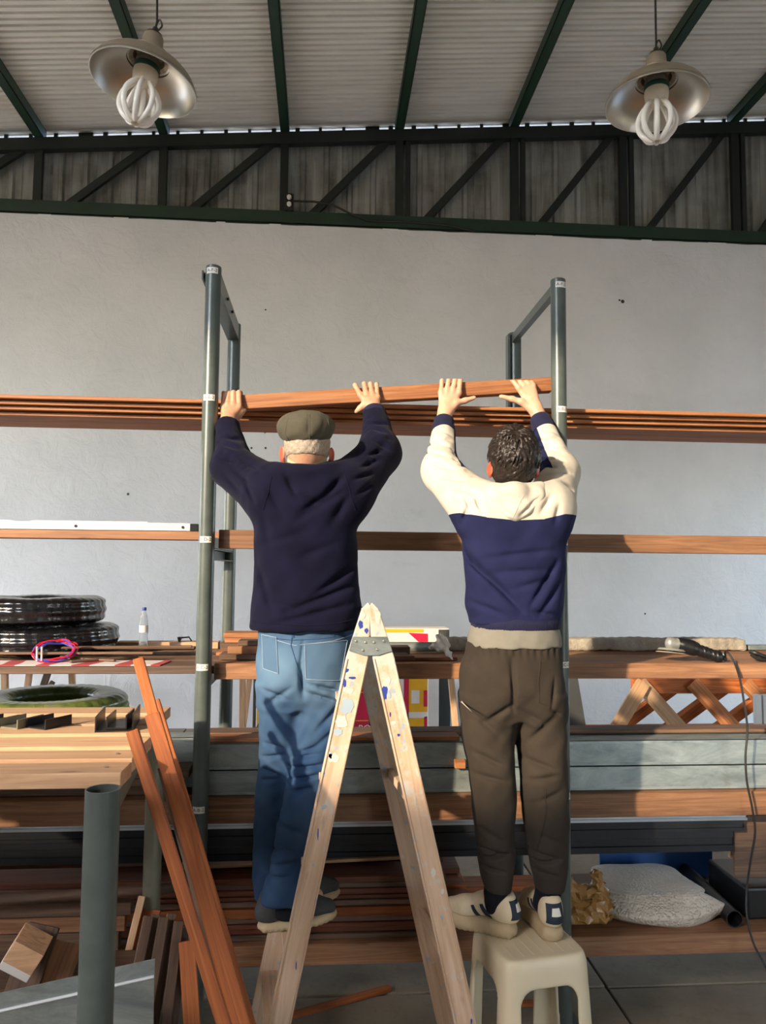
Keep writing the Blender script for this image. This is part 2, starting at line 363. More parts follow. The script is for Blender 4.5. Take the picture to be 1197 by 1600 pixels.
def boxmesh(L, W, T, bev=0.002):
    k = (round(L, 3), round(W, 4), round(T, 4), bev)
    if k not in _boxes:
        m = MB().box((-L / 2, -W / 2, -T / 2), (L / 2, W / 2, T / 2)); _boxes[k] = m.mesh('board', bevel=0); 
        bm = bmesh.new(); bm.from_mesh(_boxes[k]); bmesh.ops.bevel(bm, geom=list(bm.edges), offset=min(bev, W * .3, T * .3), segments=1, affect='EDGES'); bm.to_mesh(_boxes[k]); bm.free()
    return _boxes[k]
def board(name, p0, p1, W, T, mat, parent=None, up=(0, 0, 1), bev=0.002, share=True):
    """plank from p0 to p1 (centre line); W is the size across 'up', T along 'up'"""
    p0, p1 = Vector(p0), Vector(p1); x = (p1 - p0); L = x.length; x.normalize()
    y = Vector(up).cross(x).normalized(); z = x.cross(y)
    me = boxmesh(L, W, T, bev)
    if me.materials and me.materials[0] != M[mat]: me = me.copy(); me.materials.clear()
    o = mesh_obj(name, me, mat, parent)
    Mx = Matrix(((x.x, y.x, z.x, 0), (x.y, y.y, z.y, 0), (x.z, y.z, z.z, 0), (0, 0, 0, 1))); Mx.translation = (p0 + p1) / 2
    if parent is not None: Mx = world_of(parent).inverted() @ Mx
    o.matrix_basis = Mx
    return o
def pipe(name, p0, p1, r, wall, mat, parent=None, n=28):
    p0, p1 = Vector(p0), Vector(p1); L = (p1 - p0).length
    return MB().lathe([(r, 0), (r, L), (r - wall, L), (r - wall, 0)], p0, p1 - p0, n, closed=True).build(name, mat, parent, smooth=True)

# ------------------------------------------------------------------ distance-field modelling (soft bodies, cloth, moulded parts)
class SDF:
    def __init__(s, lo, hi, h):
        s.h = h; s.lo = np.array(lo, float); n = np.ceil((np.array(hi, float) - s.lo) / h).astype(int) + 1
        s.n = n; s.D = np.full(tuple(n), 0.5, np.float32)
        s.ax = [(s.lo[i] + h * np.arange(n[i])).astype(np.float32) for i in range(3)]
    def region(s, lo, hi, m):
        a = np.clip(np.floor((np.array(lo) - m - s.lo) / s.h).astype(int), 0, s.n); b = np.clip(np.ceil((np.array(hi) + m - s.lo) / s.h).astype(int) + 1, 0, s.n)
        sl = tuple(slice(int(a[i]), int(b[i])) for i in range(3))
        X = s.ax[0][sl[0]][:, None, None]; Y = s.ax[1][sl[1]][None, :, None]; Z = s.ax[2][sl[2]][None, None, :]
        return sl, X, Y, Z
    def apply(s, sl, d, k, mode):
        A = s.D[sl]
        if A.size == 0: return
        if mode == 'sub':
            d = -d
            if k > 0: hh = np.clip(0.5 - 0.5 * (d - A) / k, 0, 1); hh = 1 - hh; r = A * (1 - hh) + d * hh + k * hh * (1 - hh)
            else: r = np.maximum(A, d)
        else:
            if k > 0: hh = np.clip(0.5 + 0.5 * (A - d) / k, 0, 1); r = A * (1 - hh) + d * hh - k * hh * (1 - hh)
            else: r = np.minimum(A, d)
        s.D[sl] = r
    def cone(s, a, b, ra, rb, k=0.02, mode='add'):
        a = np.array(a, float); b = np.array(b, float); R = max(ra, rb)
        sl, X, Y, Z = s.region(np.minimum(a, b) - R, np.maximum(a, b) + R, k + 4 * s.h)
        ab = b - a; L2 = max(ab @ ab, 1e-9)
        t = np.clip(((X - a[0]) * ab[0] + (Y - a[1]) * ab[1] + (Z - a[2]) * ab[2]) / L2, 0, 1)
        d = np.sqrt((X - a[0] - t * ab[0]) ** 2 + (Y - a[1] - t * ab[1]) ** 2 + (Z - a[2] - t * ab[2]) ** 2) - (ra + (rb - ra) * t)
        s.apply(sl, d, k, mode); return s
    def chain(s, pts, rs, k=0.02, mode='add'):
        for i in range(len(pts) - 1): s.cone(pts[i], pts[i + 1], rs[i], rs[i + 1], k, mode)
        return s
    def ell(s, c, r, k=0.02, rot=None, mode='add'):
        """ellipsoid; rot = 3x3 matrix whose columns are its axes"""
        c = np.array(c, float); r = np.array(r, float); R = r.max() if rot is not None else r
        sl, X, Y, Z = s.region(c - R, c + R, k + 4 * s.h)
        P = [X - c[0], Y - c[1], Z - c[2]]
        if rot is not None:
            Q = np.array(rot); P = [P[0] * Q[0, i] + P[1] * Q[1, i] + P[2] * Q[2, i] for i in range(3)]
        q = np.sqrt(sum((P[i] / r[i]) ** 2 for i in range(3))); q2 = np.sqrt(sum((P[i] / r[i] ** 2) ** 2 for i in range(3))) + 1e-9
        s.apply(sl, q * (q - 1) / q2, k, mode); return s
    def box(s, c, hs, rad=0.01, k=0.0, rot=None, mode='add'):
        c = np.array(c, float); hs = np.array(hs, float); R = np.linalg.norm(hs) if rot is not None else hs
        sl, X, Y, Z = s.region(c - R, c + R, k + 4 * s.h)
        P = [X - c[0], Y - c[1], Z - c[2]]
        if rot is not None:
            Q = np.array(rot); P = [P[0] * Q[0, i] + P[1] * Q[1, i] + P[2] * Q[2, i] for i in range(3)]
        q = [np.abs(P[i]) - (hs[i] - rad) for i in range(3)]
        d = np.sqrt(sum(np.maximum(x, 0) ** 2 for x in q)) + np.minimum(np.maximum(np.maximum(q[0], q[1]), q[2]), 0) - rad
        s.apply(sl, d, k, mode); return s
    def loft(s, rows, k=0.02, n=2.3, cap=0.01, mode='add'):
        """rows: (z, cx, cy, rx, ry), ascending z"""
        rows = sorted(rows); r = np.array(rows, float); z = r[:, 0]
        zz = np.linspace(z[0], z[-1], 80)
        I = [np.interp(zz, z, r[:, i]) for i in range(1, 5)]
        ker = np.ones(7) / 7
        I = [np.convolve(np.pad(q, 3, mode='edge'), ker, 'valid') for q in I]
        lo = (np.min(r[:, 1] - r[:, 3]), np.min(r[:, 2] - r[:, 4]), z[0]); hi = (np.max(r[:, 1] + r[:, 3]), np.max(r[:, 2] + r[:, 4]), z[-1])
        sl, X, Y, Z = s.region(lo, hi, k + 4 * s.h)
        zf = Z.ravel(); cx, cy, rx, ry = [np.interp(zf, zz, q)[None, None, :] for q in I]
        q = ((np.abs(X - cx) / rx) ** n + (np.abs(Y - cy) / ry) ** n) ** (1 / n)
        d = (q - 1) * np.minimum(rx, ry)
        dz = np.maximum(z[0] - Z, Z - z[-1])
        kk = cap
        if kk > 0: hh = np.clip(0.5 - 0.5 * (d - dz) / kk, 0, 1); d = d * (1 - hh) + dz * hh + kk * hh * (1 - hh)
        else: d = np.maximum(d, dz)
        s.apply(sl, d.astype(np.float32), k, mode); return s
    def crease(s, a, b, amp, sig, front=None):
        """soft groove (amp>0) or ridge (amp<0) along the segment a-b"""
        a = np.array(a, float); b = np.array(b, float)
        sl, X, Y, Z = s.region(np.minimum(a, b), np.maximum(a, b), 3 * sig)
        ab = b - a; L2 = max(ab @ ab, 1e-9)
        t0 = ((X - a[0]) * ab[0] + (Y - a[1]) * ab[1] + (Z - a[2]) * ab[2]) / L2; t = np.clip(t0, 0, 1)
        d2 = (X - a[0] - t * ab[0]) ** 2 + (Y - a[1] - t * ab[1]) ** 2 + (Z - a[2] - t * ab[2]) ** 2
        s.D[sl] += (amp * np.exp(-d2 / sig ** 2) * (0.35 + 0.65 * np.sin(pi * np.clip(t, 0.02, 0.98)))).astype(np.float32); return s
    def wave(s, fn, lim=0.04):
        ix = np.nonzero(np.abs(s.D) < lim)
        X, Y, Z = s.ax[0][ix[0]], s.ax[1][ix[1]], s.ax[2][ix[2]]
        s.D[ix] += fn(X, Y, Z).astype(np.float32); return s
    def mesh(s, name):
        D = s.D; D = np.pad(D, 1, constant_values=0.5); lo = s.lo - s.h; n = np.array(D.shape)
        S = D < 0
        c = [slice(0, -1), slice(1, None)]
        cnt = np.zeros(tuple(n - 1), np.int8)
        for i in (0, 1):
            for j in (0, 1):
                for k in (0, 1): cnt += S[c[i], c[j], c[k]]
        act = (cnt > 0) & (cnt < 8); idx = np.argwhere(act); N = len(idx)
        vid = np.full(tuple(n - 1), -1, np.int32); vid[act] = np.arange(N)
        acc = np.zeros((N, 3)); num = np.zeros(N)
        corner = lambda o: D[idx[:, 0] + o[0], idx[:, 1] + o[1], idx[:, 2] + o[2]]
        for axis in range(3):
            u, v = [i for i in range(3) if i != axis]
            for p in (0, 1):
                for q in (0, 1):
                    o0 = [0, 0, 0]; o0[u] = p; o0[v] = q; o1 = list(o0); o1[axis] = 1
                    d0 = corner(o0); d1 = corner(o1); m = (d0 < 0) != (d1 < 0)
                    t = np.where(m, d0 / np.where(m, d0 - d1, 1), 0)
                    P = np.tile(np.array(o0, float), (N, 1)); P[:, axis] += t
                    acc[m] += P[m]; num[m] += 1
        V = (idx + acc / num[:, None]) * s.h + lo
        quads = []
        for axis in range(3):
            u, v = (axis + 1) % 3, (axis + 2) % 3
            a0 = [slice(None)] * 3; a1 = [slice(None)] * 3; a0[axis] = slice(0, -1); a1[axis] = slice(1, None)
            A, B = S[tuple(a0)], S[tuple(a1)]
            e = np.argwhere(A != B)
            e = e[(e[:, u] > 0) & (e[:, v] > 0) & (e[:, u] < n[u] - 1) & (e[:, v] < n[v] - 1)]
            ins = A[e[:, 0], e[:, 1], e[:, 2]]
            def cid(du, dv):
                q = e.copy(); q[:, u] -= du; q[:, v] -= dv; return vid[q[:, 0], q[:, 1], q[:, 2]]
            Q = np.stack([cid(1, 1), cid(0, 1), cid(0, 0), cid(1, 0)], 1)
            Q[~ins] = Q[~ins][:, ::-1]; quads.append(Q)
        Q = np.concatenate(quads); Q = Q[(Q >= 0).all(1)]
        me = bpy.data.meshes.new(name)
        me.vertices.add(N); me.vertices.foreach_set('co', V.astype(np.float32).ravel())
        me.loops.add(len(Q) * 4); me.loops.foreach_set('vertex_index', Q.astype(np.int32).ravel())
        me.polygons.add(len(Q)); me.polygons.foreach_set('loop_start', np.arange(0, len(Q) * 4, 4, dtype=np.int32))
        me.polygons.foreach_set('use_smooth', np.ones(len(Q), bool))
        me.update(calc_edges=True); s.V = V; s.Q = Q
        return me
    def build(s, name, mat, parent=None, mask=None):
        me = s.mesh(name); base = world_of(parent).translation if parent is not None else Vector((0, 0, 0))
        if mask is not None:
            a = me.attributes.new('mask', 'FLOAT', 'POINT'); a.data.foreach_set('value', np.clip(mask(s.V[:, 0], s.V[:, 1], s.V[:, 2]), 0, 1).astype(np.float32))
        o = mesh_obj(name, me, mat, parent)
        if parent is None:
            org = Vector((float(s.V[:, 0].mean()), float(s.V[:, 1].mean()), float(s.V[:, 2].min())))
            me.transform(Matrix.Translation(-org)); o.location = org
        else: me.transform(Matrix.Translation(-base))
        return o
    def bvh(s): return BVHTree.FromPolygons([tuple(v) for v in s.V], [tuple(q) for q in s.Q])

def drape(name, pts, bvh, mat, parent, r=0.0025, off=0.0, n=5, sub=6, dirn=(0, 1, 0), start=1.5):
    """thin raised cord (seam, stitch) lying on a surface; pts are points just in front of it"""
    P = []
    pts = [Vector(p) for p in pts]
    for i in range(len(pts) - 1):
        for j in range(sub): P.append(pts[i].lerp(pts[i + 1], j / sub))
    P.append(pts[-1]); d = Vector(dirn).normalized(); out = []
    for p in P:
        h = bvh.ray_cast(p - d * start, d)
        if h[0] is not None: out.append(h[0] - d * off)
    if len(out) < 2: return None
    return MB().tube(out, r, n).build(name, mat, parent, smooth=True)
def patch(name, poly, bvh, mat, parent, thick=0.002, res=10, dirn=(0, 1, 0), start=1.5, lift=0.0):
    """four-sided patch (corner points p00,p10,p11,p01) laid onto a surface, with thickness"""
    a, b, c, e = [Vector(p) for p in poly]; d = Vector(dirn).normalized(); top = []; ok = True
    for i in range(res + 1):
        for j in range(res + 1):
            u, v = i / res, j / res
            p = (a * (1 - u) + b * u) * (1 - v) + (e * (1 - u) + c * u) * v
            h = bvh.ray_cast(p - d * start, d)
            q = h[0] if h[0] is not None else (top[-1] + d * thick if top else p)
            top.append(q - d * (thick + lift))
    n = len(top); vs = top + [p + d * (thick * 2) for p in top]; fs = []; w = res + 1
    for i in range(res):
        for j in range(res):
            q = (i * w + j, (i + 1) * w + j, (i + 1) * w + j + 1, i * w + j + 1); fs.append(q); fs.append(tuple(x + n for x in q[::-1]))
    ring = [i * w for i in range(w)] + [res * w + j for j in range(1, w)] + [i * w + res for i in range(res - 1, -1, -1)] + [j for j in range(res - 1, 0, -1)]
    for i in range(len(ring)):
        x, y = ring[i], ring[(i + 1) % len(ring)]; fs.append((x, y, y + n, x + n))
    o = MB().add(vs, fs).build(name, mat, parent, smooth=True)
    a_ = o.data.attributes.new('mask', 'FLOAT', 'POINT'); a_.data.foreach_set('value', np.full(len(o.data.vertices), .42, np.float32))
    return o
def text_mesh(txt, size):
    cu = bpy.data.curves.new('txt', 'FONT'); cu.body = txt; cu.size = size; cu.align_x = 'CENTER'; cu.align_y = 'CENTER'
    ob = bpy.data.objects.new('txt', cu); COL.objects.link(ob)
    dg = bpy.context.evaluated_depsgraph_get(); me = bpy.data.meshes.new_from_object(ob.evaluated_get(dg))
    bpy.data.objects.remove(ob); bpy.data.curves.remove(cu)
    return me
def axes(x, y, z): return [[x[0], y[0], z[0]], [x[1], y[1], z[1]], [x[2], y[2], z[2]]]
# ================================================================== the shed
def roofz(x): return 6.785 + 0.077 * x
WT = at(600, 357, BY).z                      # top of the plaster wall
# floor: slabs with open joints over a darker base
floor = tag(MB().box((LX - 12, FY - 14, -0.20), (RX + 12, BY + 12, -0.03)).build('floor', 'yard'), 'worn grey concrete floor of the shed', None, kind='structure')
xs = [LX] + [1.18 + 2.6 * k for k in range(-3, 3)] + [RX]; ys = [FY, -2.0, 0.6, 3.2, 5.8, BY]
xs = sorted(x for x in xs if LX <= x <= RX)
for i in range(len(xs) - 1):
    for j in range(len(ys) - 1):
        g = 0.006; a, b, c, d = xs[i] + g, xs[i + 1] - g, ys[j] + g, ys[j + 1] - g
        dz = -0.003 * ((i + 2 * j) % 3)
        MB().box((a, c, -0.03), (b, d, dz)).build('slab', 'concrete', floor, bevel=0.004)
# back wall with a slightly uneven top edge
top = []; x = LX
while x < RX:
    top.append((x, WT + random.uniform(-0.012, 0.004))); x += random.uniform(0.08, 0.3)
top.append((RX, WT))
wb = MB().prism([(LX, BY, -0.03), (RX, BY, -0.03)] + [(x, BY, z) for x, z in reversed(top)], (0, 0.2, 0)).build('wall_back', 'plaster')
tag(wb, 'tall white plastered rear wall', None, kind='structure')
for px, py, w in ((190, 336, .16), (345, 345, .10), (430, 346, .13), (610, 356, .18), (850, 369, .2), (1010, 372, .13), (1120, 378, .22), (70, 333, .14)):
    p = at(px, py, BY)
    MB().box((p.x - w / 2, BY - 0.012, WT - 0.02), (p.x + w / 2, BY + 0.03, WT + 0.018)).build('mortar_lump', 'plaster', wb, bevel=0.006)
for px, py, r in ((973, 471, .022), (968, 469, .012), (393, 700, .012), (415, 700, .012), (414, 676, .009), (200, 772, .014), (415, 484, .009), (760, 905, .010), (1008, 959, .010), (240, 640, .008)):
    p = at(px, py, BY); MB().lathe([(0, 0), (r * .9, 0), (r, .003), (r, .006)], (p.x, BY - .003, p.z), (0, 1, 0), 10).build('wall_plug', 'rust', wb)
# side and front walls with their openings
y0, y1, z0, z1 = OPEN['left']
tag(MB().box((LX - .2, FY - .2, 0), (LX, y0, 6.13)).box((LX - .2, y1, 0), (LX, BY + .2, 6.13)).box((LX - .2, y0, z1), (LX, y1, 6.13)).build('wall_left', 'plaster'), 'white side wall with a wide door opening', None, kind='structure')
y0, y1, z0, z1 = OPEN['right']  # added opening, lets in light for the rear wall
tag(MB().box((RX, FY, 0), (RX + .2, y0, 7.3)).box((RX, y1, 0), (RX + .2, BY + .2, 7.3)).box((RX, y0, z1), (RX + .2, y1, 7.3)).build('wall_right', 'plaster'), 'white side wall with an added opening that brightens the rear wall', None, kind='structure')
w0, w1, wz0, wz1 = OPEN['window']; d0, d1, dz0, dz1 = OPEN['door']  # the door opening is added for fill light from the right
tag(MB().box((LX, FY - .2, 0), (d0, FY, wz0)).box((d0, FY - .2, dz1), (d1, FY, wz0)).box((d1, FY - .2, 0), (RX, FY, wz0))
    .box((w1, FY - .2, wz0), (RX, FY, wz1)).prism([(LX, FY - .2, wz1), (RX, FY - .2, wz1), (RX, FY - .2, roofz(RX)), (LX, FY - .2, roofz(LX))], (0, .2, 0)).build('wall_front', 'plaster'),
    'front wall with a high window and an added fill-light opening', None, kind='structure')

# corrugated roof: sheets side by side, waves running across the shed, rising to the right
roof = thing('ceiling', 'corrugated metal roof rising to the right', None, (0, 0, 6.6)); roof['kind'] = 'structure'; del_keys = [k for k in ('category',) if k in roof]
PITCH = 0.079; NW = 10; y = 8.64; first = True; k = 0
def roof_sheet(ya, yb, parent):
    n = int(round((yb - ya) / PITCH * 14)); vs = []; fs = []
    for side in (0, 1):
        for i in range(n + 1):
            yy = ya + (yb - ya) * i / n; ph = ((8.64 - yy) / PITCH) % 1.0; h = 0.026 * max(0.0, min(1.0, (ph - .58) / .07, (.96 - ph) / .07)) + side * 0.004
            for xx in (LX - 0.6, RX + 0.6): vs.append((xx, yy, roofz(xx) + h))
    m = 2 * (n + 1)
    for i in range(n):
        a = 2 * i; fs.append((a, a + 2, a + 3, a + 1)); fs.append((m + a, m + a + 1, m + a + 3, m + a + 2))
    fs += [(0, 1, m + 1, m), (2 * n, m + 2 * n, m + 2 * n + 1, 2 * n + 1)]
    return MB().add(vs, fs).build('roof_sheet', 'roof', parent, smooth=True)
while y > FY - 0.5:
    ya = y - PITCH * NW; roof_sheet(ya, y, roof); y = ya
# green purlins under the roof
PX = [-7.22, -5.89, -4.55, -3.204, -1.857, -0.511, 0.795, 2.134, 3.428, 4.791, 6.12]
for i, x in enumerate(PX):
    zt = roofz(x) - 0.005
    o = MB().box((x - .05, FY, zt - .12), (x + .05, 8.50, zt - .112)).box((x - .05, FY, zt - .12), (x - .043, 8.50, zt)).box((x + .043, FY, zt - .12), (x + .05, 8.50, zt)).build('trim_%d' % (i + 1), 'green_steel')
    tag(o, 'dark green steel purlin under the corrugated roof, number %d from the left wall' % (i + 1), None, kind='structure')
# truss on the wall top
truss = thing('roof_truss', 'dark green steel lattice truss standing on the white wall top', 'truss', (0, 8.46, WT))
CH = 0.15
bc = MB().box((LX, 8.385, WT - .005), (RX, 8.52, WT + .012)).box((LX, 8.385, WT), (RX, 8.40, WT + CH)).build('bottom_chord', 'green_steel', truss)
MB().box((LX, 8.41, WT + CH * .75), (RX, 8.47, WT + CH)).build('chord_flange', 'black_green', bc)
def chord(z_off, h, y0, y1, name, mat):
    P = [(LX, y0, roofz(LX) + z_off), (RX, y0, roofz(RX) + z_off), (RX, y0, roofz(RX) + z_off + h), (LX, y0, roofz(LX) + z_off + h)]
    return MB().prism(P, (0, y1 - y0, 0)).build(name, mat, truss)
tc = chord(-.27, .135, 8.40, 8.49, 'top_chord', 'black_green')
for i, x in enumerate(PX):
    zt = roofz(x) - .12
    board('vertical', (x, 8.455, WT + .02), (x, 8.455, zt), .09, .06, 'black_green', truss, up=(0, 1, 0), bev=.003)
    if i in (6, 7, 8, 9): board('vertical', (x + .10, 8.45, WT + .02), (x + .10, 8.45, roofz(x) - .12), .055, .05, 'black_green', truss, up=(0, 1, 0), bev=.003)
    if i + 1 < len(PX):
        x2 = PX[i + 1]
        board('diagonal', (x + .26, 8.47, WT + CH * .6), (x2 - .06, 8.47, roofz(x2) - .16), .085, .05, 'black_green', truss, up=(0, 1, 0), bev=.003)
# ribbed gable sheets behind the truss (each sheet four ribs wide)
gable = thing('wall_gable', 'stained ribbed metal cladding above the plaster wall', None, (0, 8.56, WT)); gable['kind'] = 'structure'
x = LX
RP = 0.27
while x < RX - .01:
    x1 = min(x + 4 * RP, RX); vs = []; prof = []
    xx = x
    while xx < x1 - .01:
        prof += [(xx, 0.0), (xx + .055, 0.0), (xx + .072, -.035), (xx + .115, -.035), (xx + .132, 0.0), (xx + .19, 0.0), (xx + .196, -.008), (xx + .206, -.008), (xx + .212, 0.0)]; xx += RP
    prof.append((x1, 0.0)); n = len(prof)
    for t in (0, .003):
        for zz in (0, 1):
            for (a, b) in prof: vs.append((a, 8.60 + b + t, WT - .03 if zz == 0 else roofz(a) - .052))
    fs = []
    for i in range(n - 1):
        fs.append((i, i + 1, n + i + 1, n + i)); fs.append((2 * n + i, 3 * n + i, 3 * n + i + 1, 2 * n + i + 1))
        fs.append((n + i, n + i + 1, 3 * n + i + 1, 3 * n + i))
    MB().add(vs, fs).build('cladding_sheet', 'gable', gable)
    # closing strips between roof and cladding leave slots where the sky shows
    xx = x
    while xx < x1 - .01:
        wd = .16 if random.random() < .1 else random.choice((.035, .04, .05))
        MB().box((xx, 8.57, roofz(xx) - .06), (xx + wd, 8.60, roofz(xx) + .02)).build('eave_filler', 'black_green', gable); xx += RP
    x = x1
# electrical box and cable on the truss
p = at(452, 314, 8.36)
jb = thing('junction_box', 'small grey electrical box on the truss post with two sockets', 'box', p)
MB().box((p.x - .05, 8.34, p.z - .11), (p.x + .05, 8.40, p.z + .08)).build('case', 'rust', jb, bevel=.006)
for dz in (-.05, .03): MB().lathe([(0, 0), (.022, 0), (.026, .01), (.026, .03)], (p.x, 8.31, p.z + dz), (0, 1, 0), 14).build('socket', 'carton_white', jb, smooth=True)
pts = [at(455, 314, 8.37), at(490, 315, 8.37), at(520, 320, 8.37), at(550, 335, 8.37), at(575, 345, 8.375), at(640, 347, 8.375), at(700, 352, 8.375), at(745, 362, 8.37)]
tag(MB().tube(pts, .012, 8).build('electric_cable', 'rubber', smooth=True), 'black cable running from the truss electrical box along the wall top', 'cable')
# ================================================================== pipe rack and what lies on it
PLX, PRX, PFY, PRY, PTOP = -0.4437, 0.9221, 2.95, 3.65, 2.858
Z1, Z2, Z3, Z4, Z5 = at(345, 672, 3.36).z, at(345, 857, 3.0).z, at(345, 1061, 3.0).z, at(345, 1286, 3.0).z, 0.225
T3_, T4_ = at(885, 1036, 3.0).z, at(885, 1240, 3.0).z
def label_tape(post, cx, cy, z, txt, r, turn=0.0):
    w, h = 0.75, 0.024; vs = []; fs = []; n = 12
    for k, rr in enumerate((r + .0004, r + .0016)):
        for zz in (z - h / 2, z + h / 2):
            for i in range(n + 1):
                a = -pi / 2 + turn + (i / n - .5) * 2 * w; vs.append((cx + rr * cos(a), cy + rr * sin(a), zz))
    m = n + 1
    for i in range(n):
        fs += [(2 * m + i, 2 * m + i + 1, 3 * m + i + 1, 3 * m + i), (m + i, m + i + 1, 3 * m + i + 1, 3 * m + i), (i, i + 1, 2 * m + i + 1, 2 * m + i)]
    tp = MB().add(vs, fs).build('label_tape', 'tape', post, smooth=True)
    me = text_mesh(txt, 0.017); base = world_of(tp).translation
    for v in me.vertices:
        a = -pi / 2 + turn + v.co.x / r; v.co = Vector((cx + (r + .0021) * cos(a), cy + (r + .0021) * sin(a), z + v.co.y)) - base
    me.materials.clear(); mesh_obj('code', me, 'ink', tp)
def rack_side(px, labels, label_y, which, turn):
    t = thing('storage_rack', '%s' % which, 'rack', (px, (PFY + PRY) / 2, 0))
    f = pipe('front_post', (px, PFY, 0), (px, PFY, PTOP), .030, .003, 'pipe', t)
    MB().lathe([(0, 0), (.0295, 0), (.0295, .006), (.024, .010), (0, .011)], (px, PFY, PTOP - .003), (0, 0, 1), 24).build('post_cap', 'pipe', f, smooth=True)
    r = pipe('rear_post', (px, PRY, 0), (px, PRY, PTOP), .030, .003, 'pipe', t)
    MB().lathe([(0, 0), (.0295, 0), (.0295, .004), (0, .006)], (px, PRY, PTOP - .002), (0, 0, 1), 24).build('post_cap', 'pipe', r, smooth=True)
    for x, y in ((px, PFY), (px, PRY)): MB().box((x - .06, y - .06, 0), (x + .06, y + .06, .008)).build('foot_plate', 'pipe', t, bevel=.002)
    for z in (Z1, Z2, T3_ - .0385, T4_ - .0395, Z5, 0.555):
        MB().box((px - .02, PFY + (.105 if z in (T3_ - .0385, T4_ - .0395) else .025), z - .045), (px + .02, PRY - .025, z - .041)).box((px - .02, PFY + (.105 if z in (T3_ - .0385, T4_ - .0395) else .025), z - .045), (px - .016, PRY - .025, z - .004)).box((px - .02, PFY + .025, z - .004), (px + .02, PRY - .025, z)).build('shelf_arm', 'pipe', t)
    for txt, yy in zip(labels, label_y):
        z = at(px * 0 + (332 if px < 0 else 874), yy, PFY - .03).z; label_tape(f, px, PFY, z, txt, .030, turn)
    return t
ra = rack_side(PLX, ('A-F-2', 'A-E-2', 'A-D-2', 'A-C-2', 'A-B-2', 'A-A-2'), (422, 621, 843, 1043, 1266, 1498), 'grey steel pipe rack upright with angle iron crossbar beside the man in the cap', -.05)
rb = rack_side(PRX, ('A-F-3', 'A-E-3', 'A-D-3', 'A-C-3', 'A-B-3', 'A-A-3'), (444, 639, 847, 1039, 1245, 1470), 'grey steel pipe rack upright standing behind the man in the hoodie', .12)
# top crossbars: angle iron on the left frame, box bar on the right frame
zt = PTOP
MB().box((PLX - .045, PFY - .0, zt - .045), (PLX - .039, PRY - .1, zt - .01)).box((PLX - .045, PFY + .03, zt - .014), (PLX + .0, PRY - .02, zt - .008)).build('angle_crossbar', 'pipe', ra)
MB().box((PLX + .018, PFY + .02, zt - .075), (PLX + .023, PRY + .02, zt - .004)).box((PLX - .03, PFY + .03, zt - .079), (PLX + .023, PRY - .0, zt - .075)).build('angle_crossbar', 'pipe', ra)
for yy in (3.18, 3.34): MB().lathe([(.006, 0), (.006, .02), (0, .02)], (PLX + .012, yy, zt - .04), (1, 0, 0), 8).build('bolt', 'rust', ra)
MB().box((PRX - .024, PFY + .02, zt - .052), (PRX + .004, PRY + .02, zt - .012)).build('box_crossbar', 'pipe', rb, bevel=.002)
MB().box((PRX - .042, PRY - .03, .01), (PRX - .030, PRY + .02, PTOP - .01)).build('rear_angle', 'pipe', rb)

def tb(name, p0, p1, W, T, mat, label, cat='board', group=None, up=(0, 0, 1), bev=.002):
    return tag(board(name, p0, p1, W, T, mat, None, up, bev), label, cat, group)
ORD = ['top', 'second', 'third', 'fourth', 'fifth', 'sixth', 'seventh', 'eighth', 'ninth', 'tenth', 'eleventh', 'twelfth']
# ---- level 1: the stack of long boards
nl = 4; tz = at(885, 637, 3.05).z; th = (tz - Z1) / nl
for i in range(nl):
    for j in range(2):
        z = tz - th * (i + .5); y = 3.06 + .07 + j * .145 + .022 * i + random.uniform(-.005, .005)
        x0 = -2.35 + random.uniform(-.3, .2); x1 = 2.6 + random.uniform(-.2, .3)
        if i == 1 and j == 0: x1 = 1.9
        pos = ('front', 'rear')[j]
        tb('long_board', (x0, y, z + random.uniform(-.001, .001)), (x1, y, z + random.uniform(-.001, .001)), .138, th - .003, 'cedar', 'long reddish pine board, %s layer of the upper stack, %s row' % (ORD[i], pos), 'board', 'long boards stacked on the upper rack level')
# the board the two men hold
hb0 = at(349, 632, 3.015); hb1 = at(860, 602, 3.015)
tb('held_board', hb0, hb1, .052, .056, 'cedar', 'light reddish timber batten lifted in place by the two men', 'board')
# ---- level 2
z = at(885, 848, 3.0).z; hh = .072
tb('rack_beam', (-.405, 3.015, Z2 + hh / 2), (2.5, 3.015, Z2 + hh / 2), .05, hh, 'beam', 'brown timber beam on the rack level behind both men\'s shoulders', 'beam')
pa, pb = at(-30, 834, 3.42), at(322, 834.5, 3.42)
tb('rack_board', (-2.0, 3.42, pa.z), (-.40, 3.42, pa.z), .12, .036, 'beam', 'thin brown board carrying the white metal channel on the left', 'board')
wz = pa.z + .018
wc = thing('metal_channel', 'long white sheet metal channel lying on a thin brown board', 'channel', (-1.2, 3.42, wz))
xr = at(300, 820, 3.42).x
MB().box((-2.0, 3.37, wz), (xr, 3.374, wz + .036)).box((-2.0, 3.37, wz), (xr, 3.47, wz + .003)).box((-2.0, 3.466, wz), (xr - .2, 3.47, wz + .046)).build('channel_body', 'white_metal', wc)
MB().box((xr, 3.37, wz), (xr + .035, 3.47, wz + .034)).build('end_plug', 'black', wc, bevel=.003)
for k in range(3): MB().lathe([(.006, 0), (.006, .003), (0, .003)], (xr - .03 - .45 * k, 3.3705, wz + .018), (0, -1, 0), 10).build('rivet', 'rust', wc)
